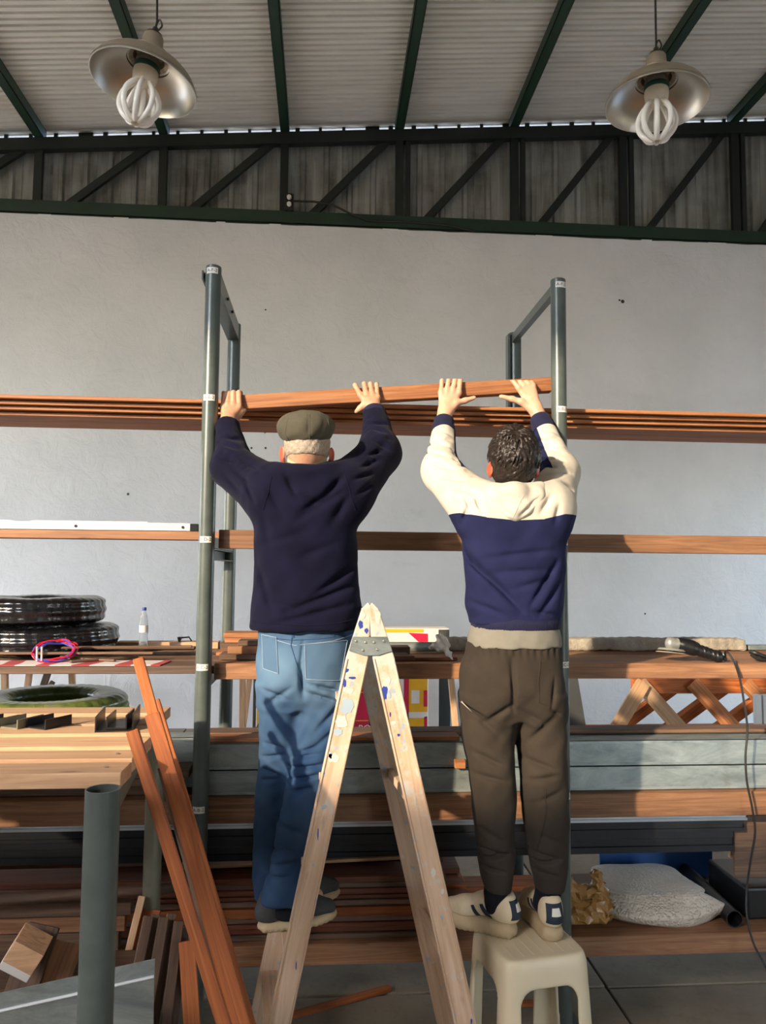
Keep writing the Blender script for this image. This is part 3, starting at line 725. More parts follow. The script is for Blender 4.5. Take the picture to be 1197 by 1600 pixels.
# ---- level 3
T3 = at(885, 1036, 3.0).z
tb('front_beam', (-.41, 3.015, (Z3 + T3) / 2), (2.6, 3.015, (Z3 + T3) / 2), .055, T3 - Z3, 'beam', 'brown timber beam at waist height with the angle grinder on it', 'beam')
for j in range(4):
    y = 3.05 + .07 + j * .143
    tb('shelf_plank', (-.40, y, T3 - .02), (2.6 + .1 * (j % 2), y, T3 - .02), .138, .036, 'beam', 'flat brown shelf plank behind the waist-high beam, %s from the front' % ('first', 'second', 'third', 'rearmost')[j], 'plank', 'planks of the waist-high rack level')
zl = at(100, 1041, 3.0).z
for j in range(4):
    y = 3.0 + .09 + j * .175
    tb('shelf_plank', (-2.2, y, zl - .015), (-.405, y, zl - .015), .165, .030, 'oldwood', 'dusty shelf plank left of the rack frame, %s from the front' % ('first', 'second', 'third', 'rearmost')[j], 'plank', 'planks of the left shelf')
# arm under left shelf (a bracket frame further left, out of the picture)
lf = thing('storage_rack', 'grey painted steel pipe rack frame past the left picture edge', 'rack', (-1.82, 3.3, 0))
for y in (PFY, PRY): pipe('post', (-1.82, y, 0), (-1.82, y, PTOP), .03, .003, 'pipe', lf)
for z in (Z1, pa.z - .018, zl - .03, T4_ - .04, Z5, .555): MB().box((-1.84, PFY + .105, z - .045), (-1.80, PRY - .025, z)).build('shelf_arm', 'pipe', lf)
MB().box((PLX - .02, PFY + .03, pa.z - .06), (PLX + .02, PRY, pa.z - .019)).build('shelf_arm', 'pipe', ra)
MB().box((PLX - .02, PFY + .03, zl - .075), (PLX + .02, PRY, zl - .031)).build('shelf_arm', 'pipe', ra)
# right bay continues past the picture edge to another frame
rf = thing('storage_rack', 'grey painted steel pipe rack frame past the right picture edge', 'rack', (2.3, 3.3, 0))
for y in (PFY, PRY): pipe('post', (2.3, y, 0), (2.3, y, PTOP), .03, .003, 'pipe', rf)
for z in (Z1, Z2, T3 - .039, T4_ - .04, Z5, .555): MB().box((2.28, PFY + .105, z - .045), (2.32, PRY - .025, z)).build('shelf_arm', 'pipe', rf)

# offcut boards on level 3 between the frames
def px_board(name, xa, xb, ya, yb, Y, W, mat, label, group=None, skew=0, cat='board', zmin=None):
    """board whose front face spans pixel columns xa..xb and rows ya (top) .. yb (bottom) at depth Y"""
    a, b = at(xa, (ya + yb) / 2, Y), at(xb, (ya + yb) / 2, Y); T = at(xa, ya, Y).z - at(xa, yb, Y).z; zc = a.z
    if zmin is not None: zc = zmin + T / 2
    return tb(name, (a.x, Y + W / 2, zc), (b.x, Y + W / 2 + skew, zc), W, T, mat, label, cat, group)
g3 = 'offcut boards on the waist-high rack level'
zz = T3
for k, (xa, xb, T, Y, W, mt) in enumerate(((343, 640, .022, 3.10, .13, 'oldwood'), (356, 585, .030, 3.12, .11, 'beam'), (338, 600, .014, 3.25, .16, 'cedar'), (372, 560, .020, 3.14, .10, 'oldwood'))):
    a, b = at(xa, 1000, Y), at(xb, 1000, Y); z0_ = T3 + (0, .022, 0, .052)[k]
    tb('offcut_board', (a.x, Y + W / 2, z0_ + T / 2), (b.x, Y + W / 2, z0_ + T / 2 + .0), W, T, mt, 'offcut board behind the man in the cap, %s of the pile' % ('lowest front board', 'second front board', 'low rear board', 'topmost front board')[k], 'board', g3)
for k, (xa, xb, T) in enumerate(((345, 575, .034), (352, 590, .022), (350, 575, .02))):
    a, b = at(xa, 1000, 3.46), at(xb, 1000, 3.46); z0_ = T3 + (0, .035, .058)[k]
    tb('offcut_board', (a.x, 3.5, z0_ + T / 2), (b.x, 3.5, z0_ + T / 2), .12, T, 'cedar' if k else 'oldwood', 'reddish board at the rear post, %s of three stacked' % ('bottom', 'middle', 'top')[k], 'board', g3)
px_board('wood_block', 606, 641, 1002, 1018, 3.2, .09, 'oldwood', 'short dark wood block beside the grey pipe', None, zmin=T3)
px_board('offcut_board', 612, 648, 1021, 1029, 3.07, .06, 'beam', 'small offcut lying on the beam beside the ladder', g3, zmin=T3)
px_board('offcut_board', 640, 715, 1020, 1025, 3.08, .08, 'cedar', 'thin reddish offcut under the plastic bag', g3, zmin=T3 )
# grey pipe and printed carton behind the ladder
pp0, pp1 = at(560, 1006, 3.4), at(690, 1008, 3.4)
o = pipe('steel_pipe', (pp0.x, 3.4, T3 + .022), (pp1.x, 3.4, T3 + .022), .022, .003, 'galv'); tag(o, 'short grey pipe lying behind the plastic bag', 'pipe')
cz = T3
ct = thing('flat_carton', 'flat white and red printed carton lying on the shelf', 'carton', (at(650, 990, 3.55).x, 3.6, cz))
xa, xb = at(600, 990, 3.55).x, at(702, 990, 3.55).x; hz = at(650, 982, 3.55).z - T3
MB().box((xa, 3.55, cz), (xb, 3.70, cz + hz)).build('box_body', 'carton_white', ct, bevel=.002)
MB().box((xa, 3.5485, cz + hz * .8), (xb - .12, 3.5495, cz + hz * .97)).build('orange_print', 'yellow', ct)
MB().prism([(xb - .19, 3.5485, cz + hz * .78), (xb - .10, 3.5485, cz + hz * .74), (xb - .10, 3.5485, cz + hz * .2), (xb - .14, 3.5485, cz + hz * .3)], (0, .001, 0)).build('red_print', 'red', ct)
MB().box((xb - .05, 3.5485, cz + hz * .05), (xb, 3.5495, cz + hz * .95)).build('dark_print', 'carton_dark', ct)
# rough concrete beam
a, b = at(688, 1008, 3.45), at(1168, 1008, 3.45); hz = at(1000, 998, 3.45).z - T3
sd = SDF((a.x - .02, 3.43, T3 - .01), (b.x + .02, 3.57, T3 + hz + .02), .008)
sd.box(((a.x + b.x) / 2, 3.5, T3 + hz / 2), ((b.x - a.x) / 2, .05, hz / 2), .008)
sd.wave(lambda X, Y, Z: .003 * np.sin(61 * X + 40 * Z) * np.sin(83 * X + 20 * Y) + .0015 * np.sin(23 * X) * np.sin(70 * Z + 9 * X))
tag(sd.build('concrete_beam', 'rough_concrete'), 'rough grey concrete post lying along the shelf behind the grinder', 'beam')
tb('trim_strip', (at(1165, 1005, 3.5).x, 3.5, T3 + .012), (2.55, 3.5, T3 + .012), .05, .022, 'galv', 'pale metal strip at the right end of the concrete post', 'strip')
# thin plastic bag draped over the beam
p = at(688, 1008, 3.03)
sd = SDF((p.x - .08, 2.95, T3 - .05), (p.x + .12, 3.16, T3 + .12), .003)
q = lambda x, y, Y: at(x, y, Y)
sd.chain([q(678, 1012, 3.06), q(688, 996, 3.07), q(694, 1004, 3.06), q(700, 1020, 3.04), q(706, 1027, 3.02)], [.012, .010, .014, .010, .006], .02)
sd.chain([q(676, 1010, 3.06), q(690, 1010, 3.05), q(698, 1018, 3.04)], [.006, .012, .006], .02)
sd.wave(lambda X, Y, Z: .0035 * np.sin(210 * X + 130 * Z) + .003 * np.sin(170 * Z - 90 * X + 60 * Y))
tag(sd.build('plastic_bag', 'poly_bag'), 'crumpled translucent plastic bag hanging over the beam beside the ladder', 'bag')

# ---- left shelf: two hose coils, bottle, cable bundle, sheet, slats
def coil(name, c, R, r, hgt, mat, label, groove=5, seed=0):
    t = SDF((c[0] - R - .05, c[1] - R - .05, c[2] - .01), (c[0] + R + .05, c[1] + R + .05, c[2] + hgt + .03), .008)
    sl, X, Y, Z = t.region(t.lo, t.lo + t.h * t.n, 0)
    rho = np.sqrt((X - c[0]) ** 2 + (Y - c[1]) ** 2); ang = np.arctan2(Y - c[1], X - c[0])
    w = (R - r) / 2; mid = (R + r) / 2
    qx = np.abs(rho - mid) - (w - .045); qz = np.abs(Z - c[2] - hgt / 2) - (hgt / 2 - .045)
    d = np.sqrt(np.maximum(qx, 0) ** 2 + np.maximum(qz, 0) ** 2) + np.minimum(np.maximum(qx, qz), 0) - .045
    d = d + .004 * np.cos(2 * pi * (Z - c[2]) / hgt * groove) + .003 * np.sin(ang * 5 + seed) * np.sin(Z * 20 + seed) + .0012 * np.sin(ang * 37 + Z * 25 + seed)
    t.D[...] = d; return t.build(name, mat)
c2 = at(95, 1000, 3.32); R2 = .245
o = coil('hose_coil', (at(183, 990, 3.5).x - .300, 3.50, zl + .002), .300, .13, .122, 'film_black', '', 3, 0); tag(o, 'lower black hose coil wrapped in shiny plastic film', 'hose coil', 'film-wrapped hose coils')
o = coil('hose_coil', (at(162, 945, 3.5).x - .275, 3.50, zl + .126), .275, .12, .118, 'film_black', '', 3, 2); tag(o, 'upper black hose coil wrapped in shiny plastic film', 'hose coil', 'film-wrapped hose coils')
b = at(224, 1001, 3.5); bz = zl
bt = thing('water_bottle', 'small clear plastic water bottle with a blue cap', 'bottle', (b.x, 3.5, bz))
H = at(224, 949, 3.5).z - bz
MB().lathe([(0, .004), (.016, 0), (.019, .006), (.0185, H * .3), (.0175, H * .36), (.0185, H * .42), (.0185, H * .62), (.014, H * .8), (.008, H * .9), (.008, H * .95), (.0065, H * .95), (.0065, H * .9), (.0125, H * .79), (.017, H * .61), (.017, H * .02), (0, .008)], (b.x, 3.5, bz), (0, 0, 1), 20).build('bottle_body', 'clear', bt, smooth=True)
MB().lathe([(.0195, H * .44), (.0195, H * .60), (.0188, H * .60), (.0188, H * .44)], (b.x, 3.5, bz), (0, 0, 1), 20, True).build('bottle_label', 'carton_white', bt, smooth=True)
MB().lathe([(0, H), (.009, H), (.0095, H * .99), (.0095, H * .93), (0, H * .93)], (b.x, 3.5, bz), (0, 0, 1), 16).build('cap', 'cap_blue', bt, smooth=True)
cc = at(78, 1019, 3.08)
cb = thing('wire_bundle', 'coiled bundle of red and blue electric wire', 'wire', (cc.x, 3.1, zl))
for k in range(7):
    pts = []
    rx, rz = .072 + .006 * random.uniform(-1, 1), .034 + .006 * random.uniform(-1, 1); ox, oz = random.uniform(-.006, .006), random.uniform(-.004, .004)
    for j in range(28):
        a = 2 * pi * j / 28; pts.append((cc.x + ox + rx * cos(a), 3.075 + .05 + .05 * sin(a + .6 * k * .2) + .006 * sin(3 * a + k), zl + .042 + oz + rz * sin(a) + .004 * sin(4 * a + k)))
    MB().tube(pts, .0028, 6, closed=True).build('wire_loop', 'wire_red' if k % 2 == 0 else 'wire_blue', cb, smooth=True)
for dx in (-.002, .004): MB().tube([(cc.x - .038 + dx * 3, 3.07, zl + .012), (cc.x - .036 + dx * 3, 3.06, zl + .066)], .004, 6).build('wire_tie', 'carton_white', cb)
# printed sheet at the shelf front
a, b, c, d = at(-20, 1042, 3.0), at(250, 1042, 3.0), at(264, 1022, 3.2), at(-20, 1022, 3.2)
o = MB().prism([(a.x, 3.003, zl + .001), (b.x, 3.003, zl + .001), (c.x + .02, 3.15, zl + .001), (d.x, 3.15, zl + .001)], (0, 0, .003)).build('printed_sheet', 'printed'); tag(o, 'red and white printed cardboard sheet along the shelf front', 'sheet')
g = 'loose thin slats on the left shelf'
for k, (xa, ya, Ya, xb, yb, Yb, w) in enumerate(((110, 1018, 3.06, 215, 1024, 3.22, .02), (95, 1024, 3.12, 290, 1008, 3.5, .022), (-10, 1030, 3.15, 240, 1022, 3.16, .025), (-10, 1028, 3.24, 300, 1020, 3.3, .03), (100, 1018, 3.18, 180, 1030, 3.1, .015), (150, 1012, 3.42, 305, 1014, 3.44, .05), (140, 1016, 3.36, 305, 1018, 3.37, .05))):
    A, B = at(xa, ya, Ya), at(xb, yb, Yb); lift = .010 + .011 * (k % 4)
    tb('thin_lath', (A.x, Ya, zl + lift), (B.x, Yb, zl + lift), w, .009, 'oldwood', 'thin brown slat on the left shelf, %s of the loose bunch' % ('shortest front one', 'one slanting to the rear', 'long front one', 'long one behind the front', 'one crossing the wire', 'broad rear one', 'broad one before the rear')[k], 'slat', g)
A, B = at(180, 1003, 3.62), at(306, 1003, 3.62)
tb('pale_strip', (A.x, 3.66, zl + .016), (-.48, 3.66, zl + .016), .08, .03, 'pale', 'pale dusty strip along the rear of the left shelf', 'strip')
p = at(286, 996, 3.6); zs = zl + .031
br = thing('clamp', 'small black clamp resting on the pale strip', 'clamp', (p.x, 3.64, zs))
MB().prism([(p.x - .03, 3.62, zs + .022), (p.x - .012, 3.62, zs + .022), (p.x - .018, 3.62, zs), (p.x - .024, 3.62, zs)], (0, .03, 0)).build('jaw', 'black', br)
MB().tube([(p.x - .012, 3.63, zs + .019), (p.x + .022, 3.63, zs + .022), (p.x + .034, 3.63, zs + .004)], .004, 6).build('lever', 'black', br)

# ---- level 4: galvanised box beams, timber beam
T4 = at(885, 1240, 3.0).z
tb('front_beam', (-2.2, 3.02, (Z4 + T4) / 2), (2.6, 3.02, (Z4 + T4) / 2), .06, T4 - Z4, 'beam', 'brown timber beam under the galvanised box beams', 'beam')
for j in range(3): tb('shelf_plank', (-2.2, 3.15 + j * .17, T4 - .02), (2.6, 3.15 + j * .17, T4 - .02), .165, .038, 'oldwood', 'plank hidden behind the beam under the galvanised box beams, %s row' % ('front', 'middle', 'rear')[j], 'plank', 'planks under the galvanised beams')
gz1 = at(885, 1198, 3.03).z; gz2 = at(885, 1158, 3.03).z
def gbeam(x0, x1, z0, z1, yf, label):
    t = thing('box_beam', label, 'beam', ((x0 + x1) / 2, yf + .05, z0))
    w = .10
    MB().box((x0, yf, z0), (x1, yf + .002, z1)).box((x0, yf + w - .002, z0), (x1, yf + w, z1)).box((x0, yf, z1 - .002), (x1, yf + w, z1)).box((x0, yf, z0), (x1, yf + w, z0 + .002)).build('beam_skin', 'galv', t)
    MB().box((x0, yf - .002, z1 - .012), (x1, yf, z1 - .002)).build('upper_lip', 'galv', t); MB().box((x0, yf - .002, z0 + .002), (x1, yf, z0 + .012)).build('lower_lip', 'galv', t)
xl1, xl2 = at(302, 1180, 3.03).x, at(324, 1220, 3.03).x
gbeam(xl1 - .0, 2.5, gz1 + .001, gz2, 3.035, 'upper galvanised steel box beam at knee height')
gbeam(xl2, 2.55, T4 + .001, gz1, 3.032, 'lower galvanised steel box beam at knee height')
gbeam(-.62, 2.3, T4 + .001, gz1, 3.15, 'galvanised box beam behind the lower front one'); gbeam(-.66, 2.4, gz1 + .001, gz2, 3.15, 'galvanised box beam behind the upper front one')
tb('thin_board', (at(322, 1153, 3.1).x, 3.10, gz2 + .008), (at(716, 1150, 3.1).x, 3.10, gz2 + .008), .09, .014, 'cedar', 'thin reddish board lying on the galvanised beams', 'board')
tb('thin_board', (at(320, 1150, 3.2).x, 3.21, gz2 + .008), (2.2, 3.21, gz2 + .008), .10, .014, 'oldwood', 'grey dusty board lying behind on the galvanised beams', 'board')
px_board('wood_peg', 711, 728, 1186, 1199, 3.0, .03, 'cedar', 'short wood peg poking out beside the man in the hoodie', zmin=gz1 + .004)
# left bay boards at this height
gl = 'boards at knee height left of the rack frame'
for k, (ya, yb) in enumerate(((1228, 1243), (1243, 1257), (1257, 1272))):
    a = at(60, (ya + yb) / 2, 3.06); T = .033
    tb('long_board', (-2.2, 3.10 + .01 * k, T4 + .033 * (2 - k) + .017), (-.50 - .04 * k, 3.10 + .01 * k, T4 + .033 * (2 - k) + .017), .14, T - .002, 'oldwood', 'dusty board under the workbench, %s of three stacked' % ('top', 'middle', 'bottom')[k], 'board', gl)
for k in range(3): tb('long_board', (-2.2, 3.40, T4 + .033 * k + .017), (-.52, 3.40, T4 + .033 * k + .017), .40, .031, 'oldwood', 'wide dusty board under the green hose coil, %s of three stacked' % ('bottom', 'middle', 'top')[k], 'board', gl)
gcx = at(200, 1090, 3.40).x - .315; zt4 = at(98, 1082, 3.40).z; o = coil('film_wrap', (gcx, 3.40, T4 + .10), .305, .165, zt4 - T4 - .10, 'film_green', '', 4, 5)
cx, cy = gcx, 3.40
hc = thing('hose_coil', 'green hose coil in dusty film behind the workbench', 'hose coil', (cx, cy, T4 + .1), 'film-wrapped hose coils')
w_ = o.location.copy(); o.parent = hc; o.location = w_ - hc.location
for k in range(3):
    MB().tube([(cx + (.303 + .006 * (k % 2)) * cos(2 * pi * j / 48), cy + .308 * sin(2 * pi * j / 48), zt4 - .062 - .022 * k) for j in range(48)], .010, 8, closed=True).build('hose_turn', 'hose_green' if k != 1 else 'yellow', hc, smooth=True)
# dark sheet profiles on the arms below
gd = 'sheet metal profiles under the timber beam'
def profile(x0, x1, y, z, h, mat, label):
    t = MB(); n = 5
    P = [(x0, y, z), (x0, y, z + h * .30), (x0, y + .012, z + h * .36), (x0, y + .012, z + h * .62), (x0, y, z + h * .68), (x0, y, z + h), (x0, y + .30, z + h), (x0, y + .30, z + h - .004), (x0, y + .006, z + h - .004), (x0, y + .006, z)]
    return tag(t.prism(P, (x1 - x0, 0, 0)).build('metal_profile', mat), label, 'profile', gd)
profile(-2.2, at(1168, 1280, 3.1).x, 3.10, at(600, 1291, 3.1).z, at(600, 1277, 3.1).z - at(600, 1291, 3.1).z, 'white_metal', 'pale sheet metal profile just under the timber beam')
profile(-2.2, at(1165, 1300, 3.1).x, 3.11, at(600, 1310, 3.1).z, at(600, 1291, 3.1).z - at(600, 1310, 3.1).z - .002, 'dark_metal', 'dark sheet metal profile below the pale one')
profile(-2.2, at(1150, 1320, 3.1).x, 3.12, .557, at(600, 1310, 3.1).z - .559, 'dark_metal', 'lowest black sheet metal profile above the board pile')
tb('white_strip', (-2.2, 3.02, at(100, 1283, 3.02).z), (-.56, 3.02, at(100, 1283, 3.02).z), .03, .03, 'white_metal', 'bright white metal strip under the workbench boards', 'strip')
# ---- level 5: bottom shelf
for j in range(4): tb('bottom_plank', (-2.2, 3.055 + j * .152, Z5 + .0375), (2.6, 3.055 + j * .152, Z5 + .0375), .148, .075, 'beam' if j == 0 else 'oldwood', 'thick plank of the bottom rack level, %s from the front' % ('first', 'second', 'third', 'rearmost')[j], 'plank', 'thick bottom planks')
Z5t = Z5 + .075; g5 = 'boards piled on the bottom rack level'
z = Z5t; k = 0
mats = ['oldwood', 'pile_red', 'pile_red', 'oldwood', 'cedar_red', 'oldwood', 'pile_red', 'pile_red', 'oldwood', 'pile_red']
while z < .515:
    T = random.choice((.016, .019, .022, .024)) if k != 4 else .036
    for j in range(3):
        yb = 3.02 + .07 + j * .172 + random.uniform(-.006, .006) - (.02 if k == 4 and j == 0 else 0)
        x0 = -1.9 + random.uniform(-.25, .5); x1 = at(720, 1400, 3.1).x + random.uniform(-.16, .05)
        if k == 4: x1 = at(735, 1400, 3.1).x
        dz_ = random.uniform(-.002, .002)
        tb('piled_board', (x0, yb, z + T / 2), (x1, yb + random.uniform(-.004, .004), z + T / 2), .145, T - .003, mats[k % 10], 'reddish brown board in the bottom pile, %s layer up, %s row' % (('first', 'second', 'third', 'fourth', 'fifth', 'sixth', 'seventh', 'eighth', 'ninth', 'tenth', 'eleventh', 'twelfth', 'thirteenth')[k], ('front', 'middle', 'rear')[j]), 'board', g5)
    z += T; k += 1
zp = z
tb('piled_board', (-.55, 3.13, zp + .008), (at(660, 1335, 3.2).x, 3.13, zp + .034), .06, .012, 'pale', 'thin pale slat slanting up on top of the bottom board pile', 'slat', g5)
tb('piled_board', (-.9, 3.2, zp + .009), (.30, 3.22, zp + .012), .1, .016, 'oldwood', 'grey board lying flat on top of the bottom pile', 'board', g5)
for k, (xa, xb, dz_) in enumerate(((690, 742, 0), (700, 770, .022), (705, 738, .044), (712, 820, .066))):
    a, b = at(xa, 1400, 3.2), at(xb, 1400, 3.2)
    tb('short_offcut', (a.x, 3.30, Z5t + dz_ + .011), (b.x + .1, 3.30, Z5t + dz_ + .011), .12, .020, 'cedar_red', 'short red offcut near the stool, %s in its little stack' % ('lowest', 'second', 'third', 'top')[k], 'offcut', 'short offcuts near the stool')
# ---- right bay of the bottom level
# brown paper bag
p = at(918, 1410, 3.1)
sd = SDF((p.x - .17, 2.96, Z5t - .02), (p.x + .18, 3.32, Z5t + .27), .017)
for a, b, r in (((890, 1442), (950, 1446), .022), ((890, 1425), (935, 1428), .05), ((900, 1395), (935, 1400), .04), ((884, 1372), (898, 1420), .026), ((930, 1366), (954, 1415), .022), ((938, 1400), (955, 1442), .018)):
    A, B = at(a[0], a[1], 3.10), at(b[0], b[1], 3.09); sd.cone(A, B, r, r * .75, .01)
sd.box((p.x, 3.1, Z5t - .05), (.4, .4, .0505), 0, 0, mode='sub')
pb = tag(sd.build('paper_bag', 'paper'), 'crumpled brown paper bag on the bottom shelf', 'bag')
for v in pb.data.vertices:
    if v.co.z > .01: v.co += Vector((random.uniform(-1, 1), random.uniform(-1, 1), random.uniform(-1, 1))) * .009
for q_ in pb.data.polygons: q_.use_smooth = False
# bubble wrap bundle
a, b = at(948, 1450, 3.06), at(1138, 1448, 3.06); zt5 = at(1040, 1372, 3.2).z
sd = SDF((a.x - .05, 2.98, Z5t - .01), (b.x + .06, 3.46, zt5 + .06), .006)
sd.loft([(Z5t, (a.x + b.x) / 2 - .005, 3.2, (b.x - a.x) / 2 - .04, .16), (Z5t + .05, (a.x + b.x) / 2 - .01, 3.2, (b.x - a.x) / 2 - .01, .19), (Z5t + .11, (a.x + b.x) / 2 - .02, 3.22, (b.x - a.x) / 2 - .02, .19), (zt5 - .02, (a.x + b.x) / 2 - .04, 3.25, .17, .15), (zt5, (a.x + b.x) / 2 - .04, 3.26, .13, .12)], .02, 3.2, .03)
A = at(1138, 1412, 3.1); sd.cone((a.x + .35, 3.12, Z5t + .06), (A.x, 3.08, A.z - .015), .06, .012, .05)
sd.wave(lambda X, Y, Z: .006 * np.sin(17 * X + 9 * Z) * np.sin(21 * Y + 13 * Z) + .004 * np.sin(60 * Z + 8 * X) * (Z < Z5t + .06))
tag(sd.build('bubble_wrap_bundle', 'bubble'), 'white bubble wrap bundle lying on the bottom shelf', 'package')
a, b = at(942, 1370, 3.48), at(1120, 1370, 3.48)
tb('plastic_sheet', (a.x, 3.52, Z5t + .09), (b.x, 3.52, Z5t + .09), .012, .18, 'blue_sheet', 'blue plastic sheet standing behind the bubble wrap bundle', 'sheet')
p = at(1144, 1438, 3.04); o = pipe('black_tube', (p.x, 3.02, Z5t + .034), (p.x + .03, 3.5, Z5t + .034), .033, .004, 'black'); tag(o, 'short black pipe end beside the bubble wrap bundle', 'pipe')
a, b = at(1157, 1300, 3.12), at(1200, 1395, 3.12)
tb('plywood_sheet', ((a.x + 2.45) / 2 - .38, 3.15, (Z5t + .08 + Z4 - .05) / 2 + .03), ((a.x + 2.45) / 2 + .38, 3.15, (Z5t + .08 + Z4 - .05) / 2 + .03), .015, Z4 - .05 - Z5t - .08 - .06, 'oldwood', 'grey wooden panel at the right edge below the timber beam', 'panel')
a = at(1163, 1400, 3.1); o = MB().box((a.x, 3.08, Z5t), (2.4, 3.4, Z5t + .125)).build('black_box', 'black', bevel=.01); tag(o, 'low black box under the grey wooden panel', 'box')
a = at(1140, 1300, 3.2); P = [(a.x, 3.2, .50), (a.x + .06, 3.2, .50), (a.x + .07, 3.2, .685), (a.x + .03, 3.2, .685), (a.x + .034, 3.2, .64), (a.x + .022, 3.2, .635), (a.x + .026, 3.2, .58), (a.x + .006, 3.2, .55)]
o = MB().prism(P, (0, .02, 0)).build('torn_board', 'pale'); tag(o, 'pale board with a torn stepped edge beside the grey panel', 'board')

# ---- angle grinder with its cable
p0, p1 = at(1062, 1006, 3.06), at(1122, 1026, 3.02)
gr = thing('angle_grinder', 'black angle grinder with a grey head lying on the beam', 'grinder', (p0.x, 3.05, T3))
d = (p1 - p0).normalized()
sd = SDF((p0.x - .05, 2.96, T3 - .02), (p1.x + .05, 3.12, T3 + .14), .0035)
sd.chain([p0, p0 + d * .05, p0 + d * .10, p1], [.025, .027, .021, .024], .012); sd.cone(p0 + d * .02, p0 + d * .05, .028, .028, .01)
sd.wave(lambda X, Y, Z: .0012 * np.sin(400 * X) * (X > p0.x + .06), .02)
sd.build('motor_body', 'black', gr)
sd = SDF((p0.x - .09, 2.97, T3 - .02), (p0.x + .04, 3.12, T3 + .12), .003)
hp = at(1048, 1006, 3.06); sd.cone(hp, p0, .022, .024, .01); sd.cone(hp + Vector((0, 0, .01)), hp + Vector((-.003, 0, -.03)), .018, .014, .01); sd.build('gear_head', 'grey_plastic', gr)
MB().lathe([(0, .003), (.058, .002), (.058, -.001), (.012, -.003), (0, -.003)], hp + Vector((.0, 0, -.037)), (.12, .1, 1), 32).build('cutting_disc', 'rough_concrete', gr, smooth=True)
MB().lathe([(.0, .014), (.05, .013), (.056, .004), (.054, .004), (.048, .011), (.0, .012)], hp + Vector((.008, .01, -.034)), (.12, .1, 1), 32).build('disc_guard', 'grey_plastic', gr, smooth=True)
MB().lathe([(.010, 0), (.009, .02), (.006, .035), (0, .035)], p1, d, 12).build('cable_sleeve', 'rubber', gr, smooth=True)
cp = [p1 + d * .03]
for x, y, Y in ((1134, 1018, 2.99), (1145, 1030, 2.965), (1156, 1060, 2.955), (1163, 1100, 2.95), (1168, 1140, 2.95), (1165, 1180, 2.95), (1167, 1220, 2.95), (1175, 1260, 2.95), (1180, 1300, 2.95), (1173, 1345, 2.95), (1167, 1390, 2.95), (1167, 1430, 2.93), (1178, 1475, 2.9), (1196, 1510, 2.86), (1215, 1560, 2.8)): cp.append(at(x, y, Y))
def smooth_pts(P, n=6):
    P = [Vector(p) for p in P]; out = []
    for i in range(len(P) - 1):
        a, b, c, e = P[max(i - 1, 0)], P[i], P[i + 1], P[min(i + 2, len(P) - 1)]
        for j in range(n):
            t = j / n; out.append(.5 * ((2 * b) + (c - a) * t + (2 * a - 5 * b + 4 * c - e) * t * t + (3 * b - a - 3 * c + e) * t ** 3))
    out.append(P[-1]); return out
MB().tube(smooth_pts(cp), .0042, 8).build('power_cable', 'rubber', gr, smooth=True)
p = at(1188, 1022, 3.05)
pl = thing('pliers', 'dark hand tool at the right end of the waist-high beam', 'tool', (p.x, 3.05, T3))
MB().tube(smooth_pts([at(1172, 1018, 3.06), at(1182, 1021, 3.04), at(1196, 1026, 3.04), at(1215, 1028, 3.05)]), .009, 8).build('handle', 'rubber', pl, smooth=True)
MB().tube(smooth_pts([at(1174, 1022, 3.04), at(1186, 1030, 3.03), at(1200, 1031, 3.03), at(1215, 1030, 3.03)]), .008, 8).build('handle', 'rubber', pl, smooth=True)
# ================================================================== workbench on the left with its clutter
TBZ = 1.213
wbn = thing('workbench', 'workbench of pale planks on a grey pipe frame', 'workbench', (-.85, 2.3, 0))
fp = at(161, 1232, 1.82); rp = at(245, 1120, 2.74)
pipe('front_post', (fp.x, 1.82, 0), (fp.x, 1.82, fp.z), .0385, .0035, 'pipe', wbn, 36)
pipe('rear_post', (rp.x, 2.74, 0), (rp.x, 2.74, TBZ - .005), .030, .003, 'pipe_light', wbn)
pipe('front_post', (-1.7, 1.82, 0), (-1.7, 1.82, fp.z), .0385, .0035, 'pipe', wbn, 36); pipe('rear_post', (-1.7, 2.74, 0), (-1.7, 2.74, TBZ - .03), .030, .003, 'pipe_light', wbn)
sr0 = Vector((fp.x + .005, 1.85, TBZ - .062)); sr1 = Vector((rp.x - .01, 2.71, TBZ - .062))
board('side_rail', sr0, sr1, .035, .05, 'pipe_light', wbn); board('side_rail', (-1.7, 1.85, TBZ - .062), (-1.7, 2.71, TBZ - .062), .035, .05, 'pipe_light', wbn)
board('low_rail', (fp.x, 1.85, .42), (rp.x, 2.71, .42), .035, .04, 'pipe_light', wbn); board('low_rail', (-1.7, 1.85, .42), (-1.7, 2.71, .42), .035, .04, 'pipe_light', wbn)
# plank right ends and rows read from the bench: (front y row -> depth)
def Yof(x, y, z): d = at(x, y, 1.0) - CP; return (z - CAMZ) / d.z
rows = [(Yof(150, yb, TBZ), Yof(150, ya, TBZ), xr) for ya, yb, xr in ((1191, 1208, -.4709), (1172, 1185.5, -.478), (1151, 1166.5, -.487), (1134, 1146, -.497), (1120, 1131, -.508), (1105, 1114.5, -.525))]
for i, (ya, yb, xr) in enumerate(rows):
    z = TBZ; T = .036 if i < 3 else .034
    pk = board('plank', (-1.95, (ya + yb) / 2, z - T / 2), (xr, (ya + yb) / 2, z - T / 2), yb - ya, T, 'pale', wbn)
    if i in (0, 1, 5): MB().lathe([(.006, 0), (.006, .002), (0, .0025)], (xr - .05, (ya + yb) / 2, z), (0, 0, 1), 10).build('screw', 'screw', wbn)
zb = TBZ - .02
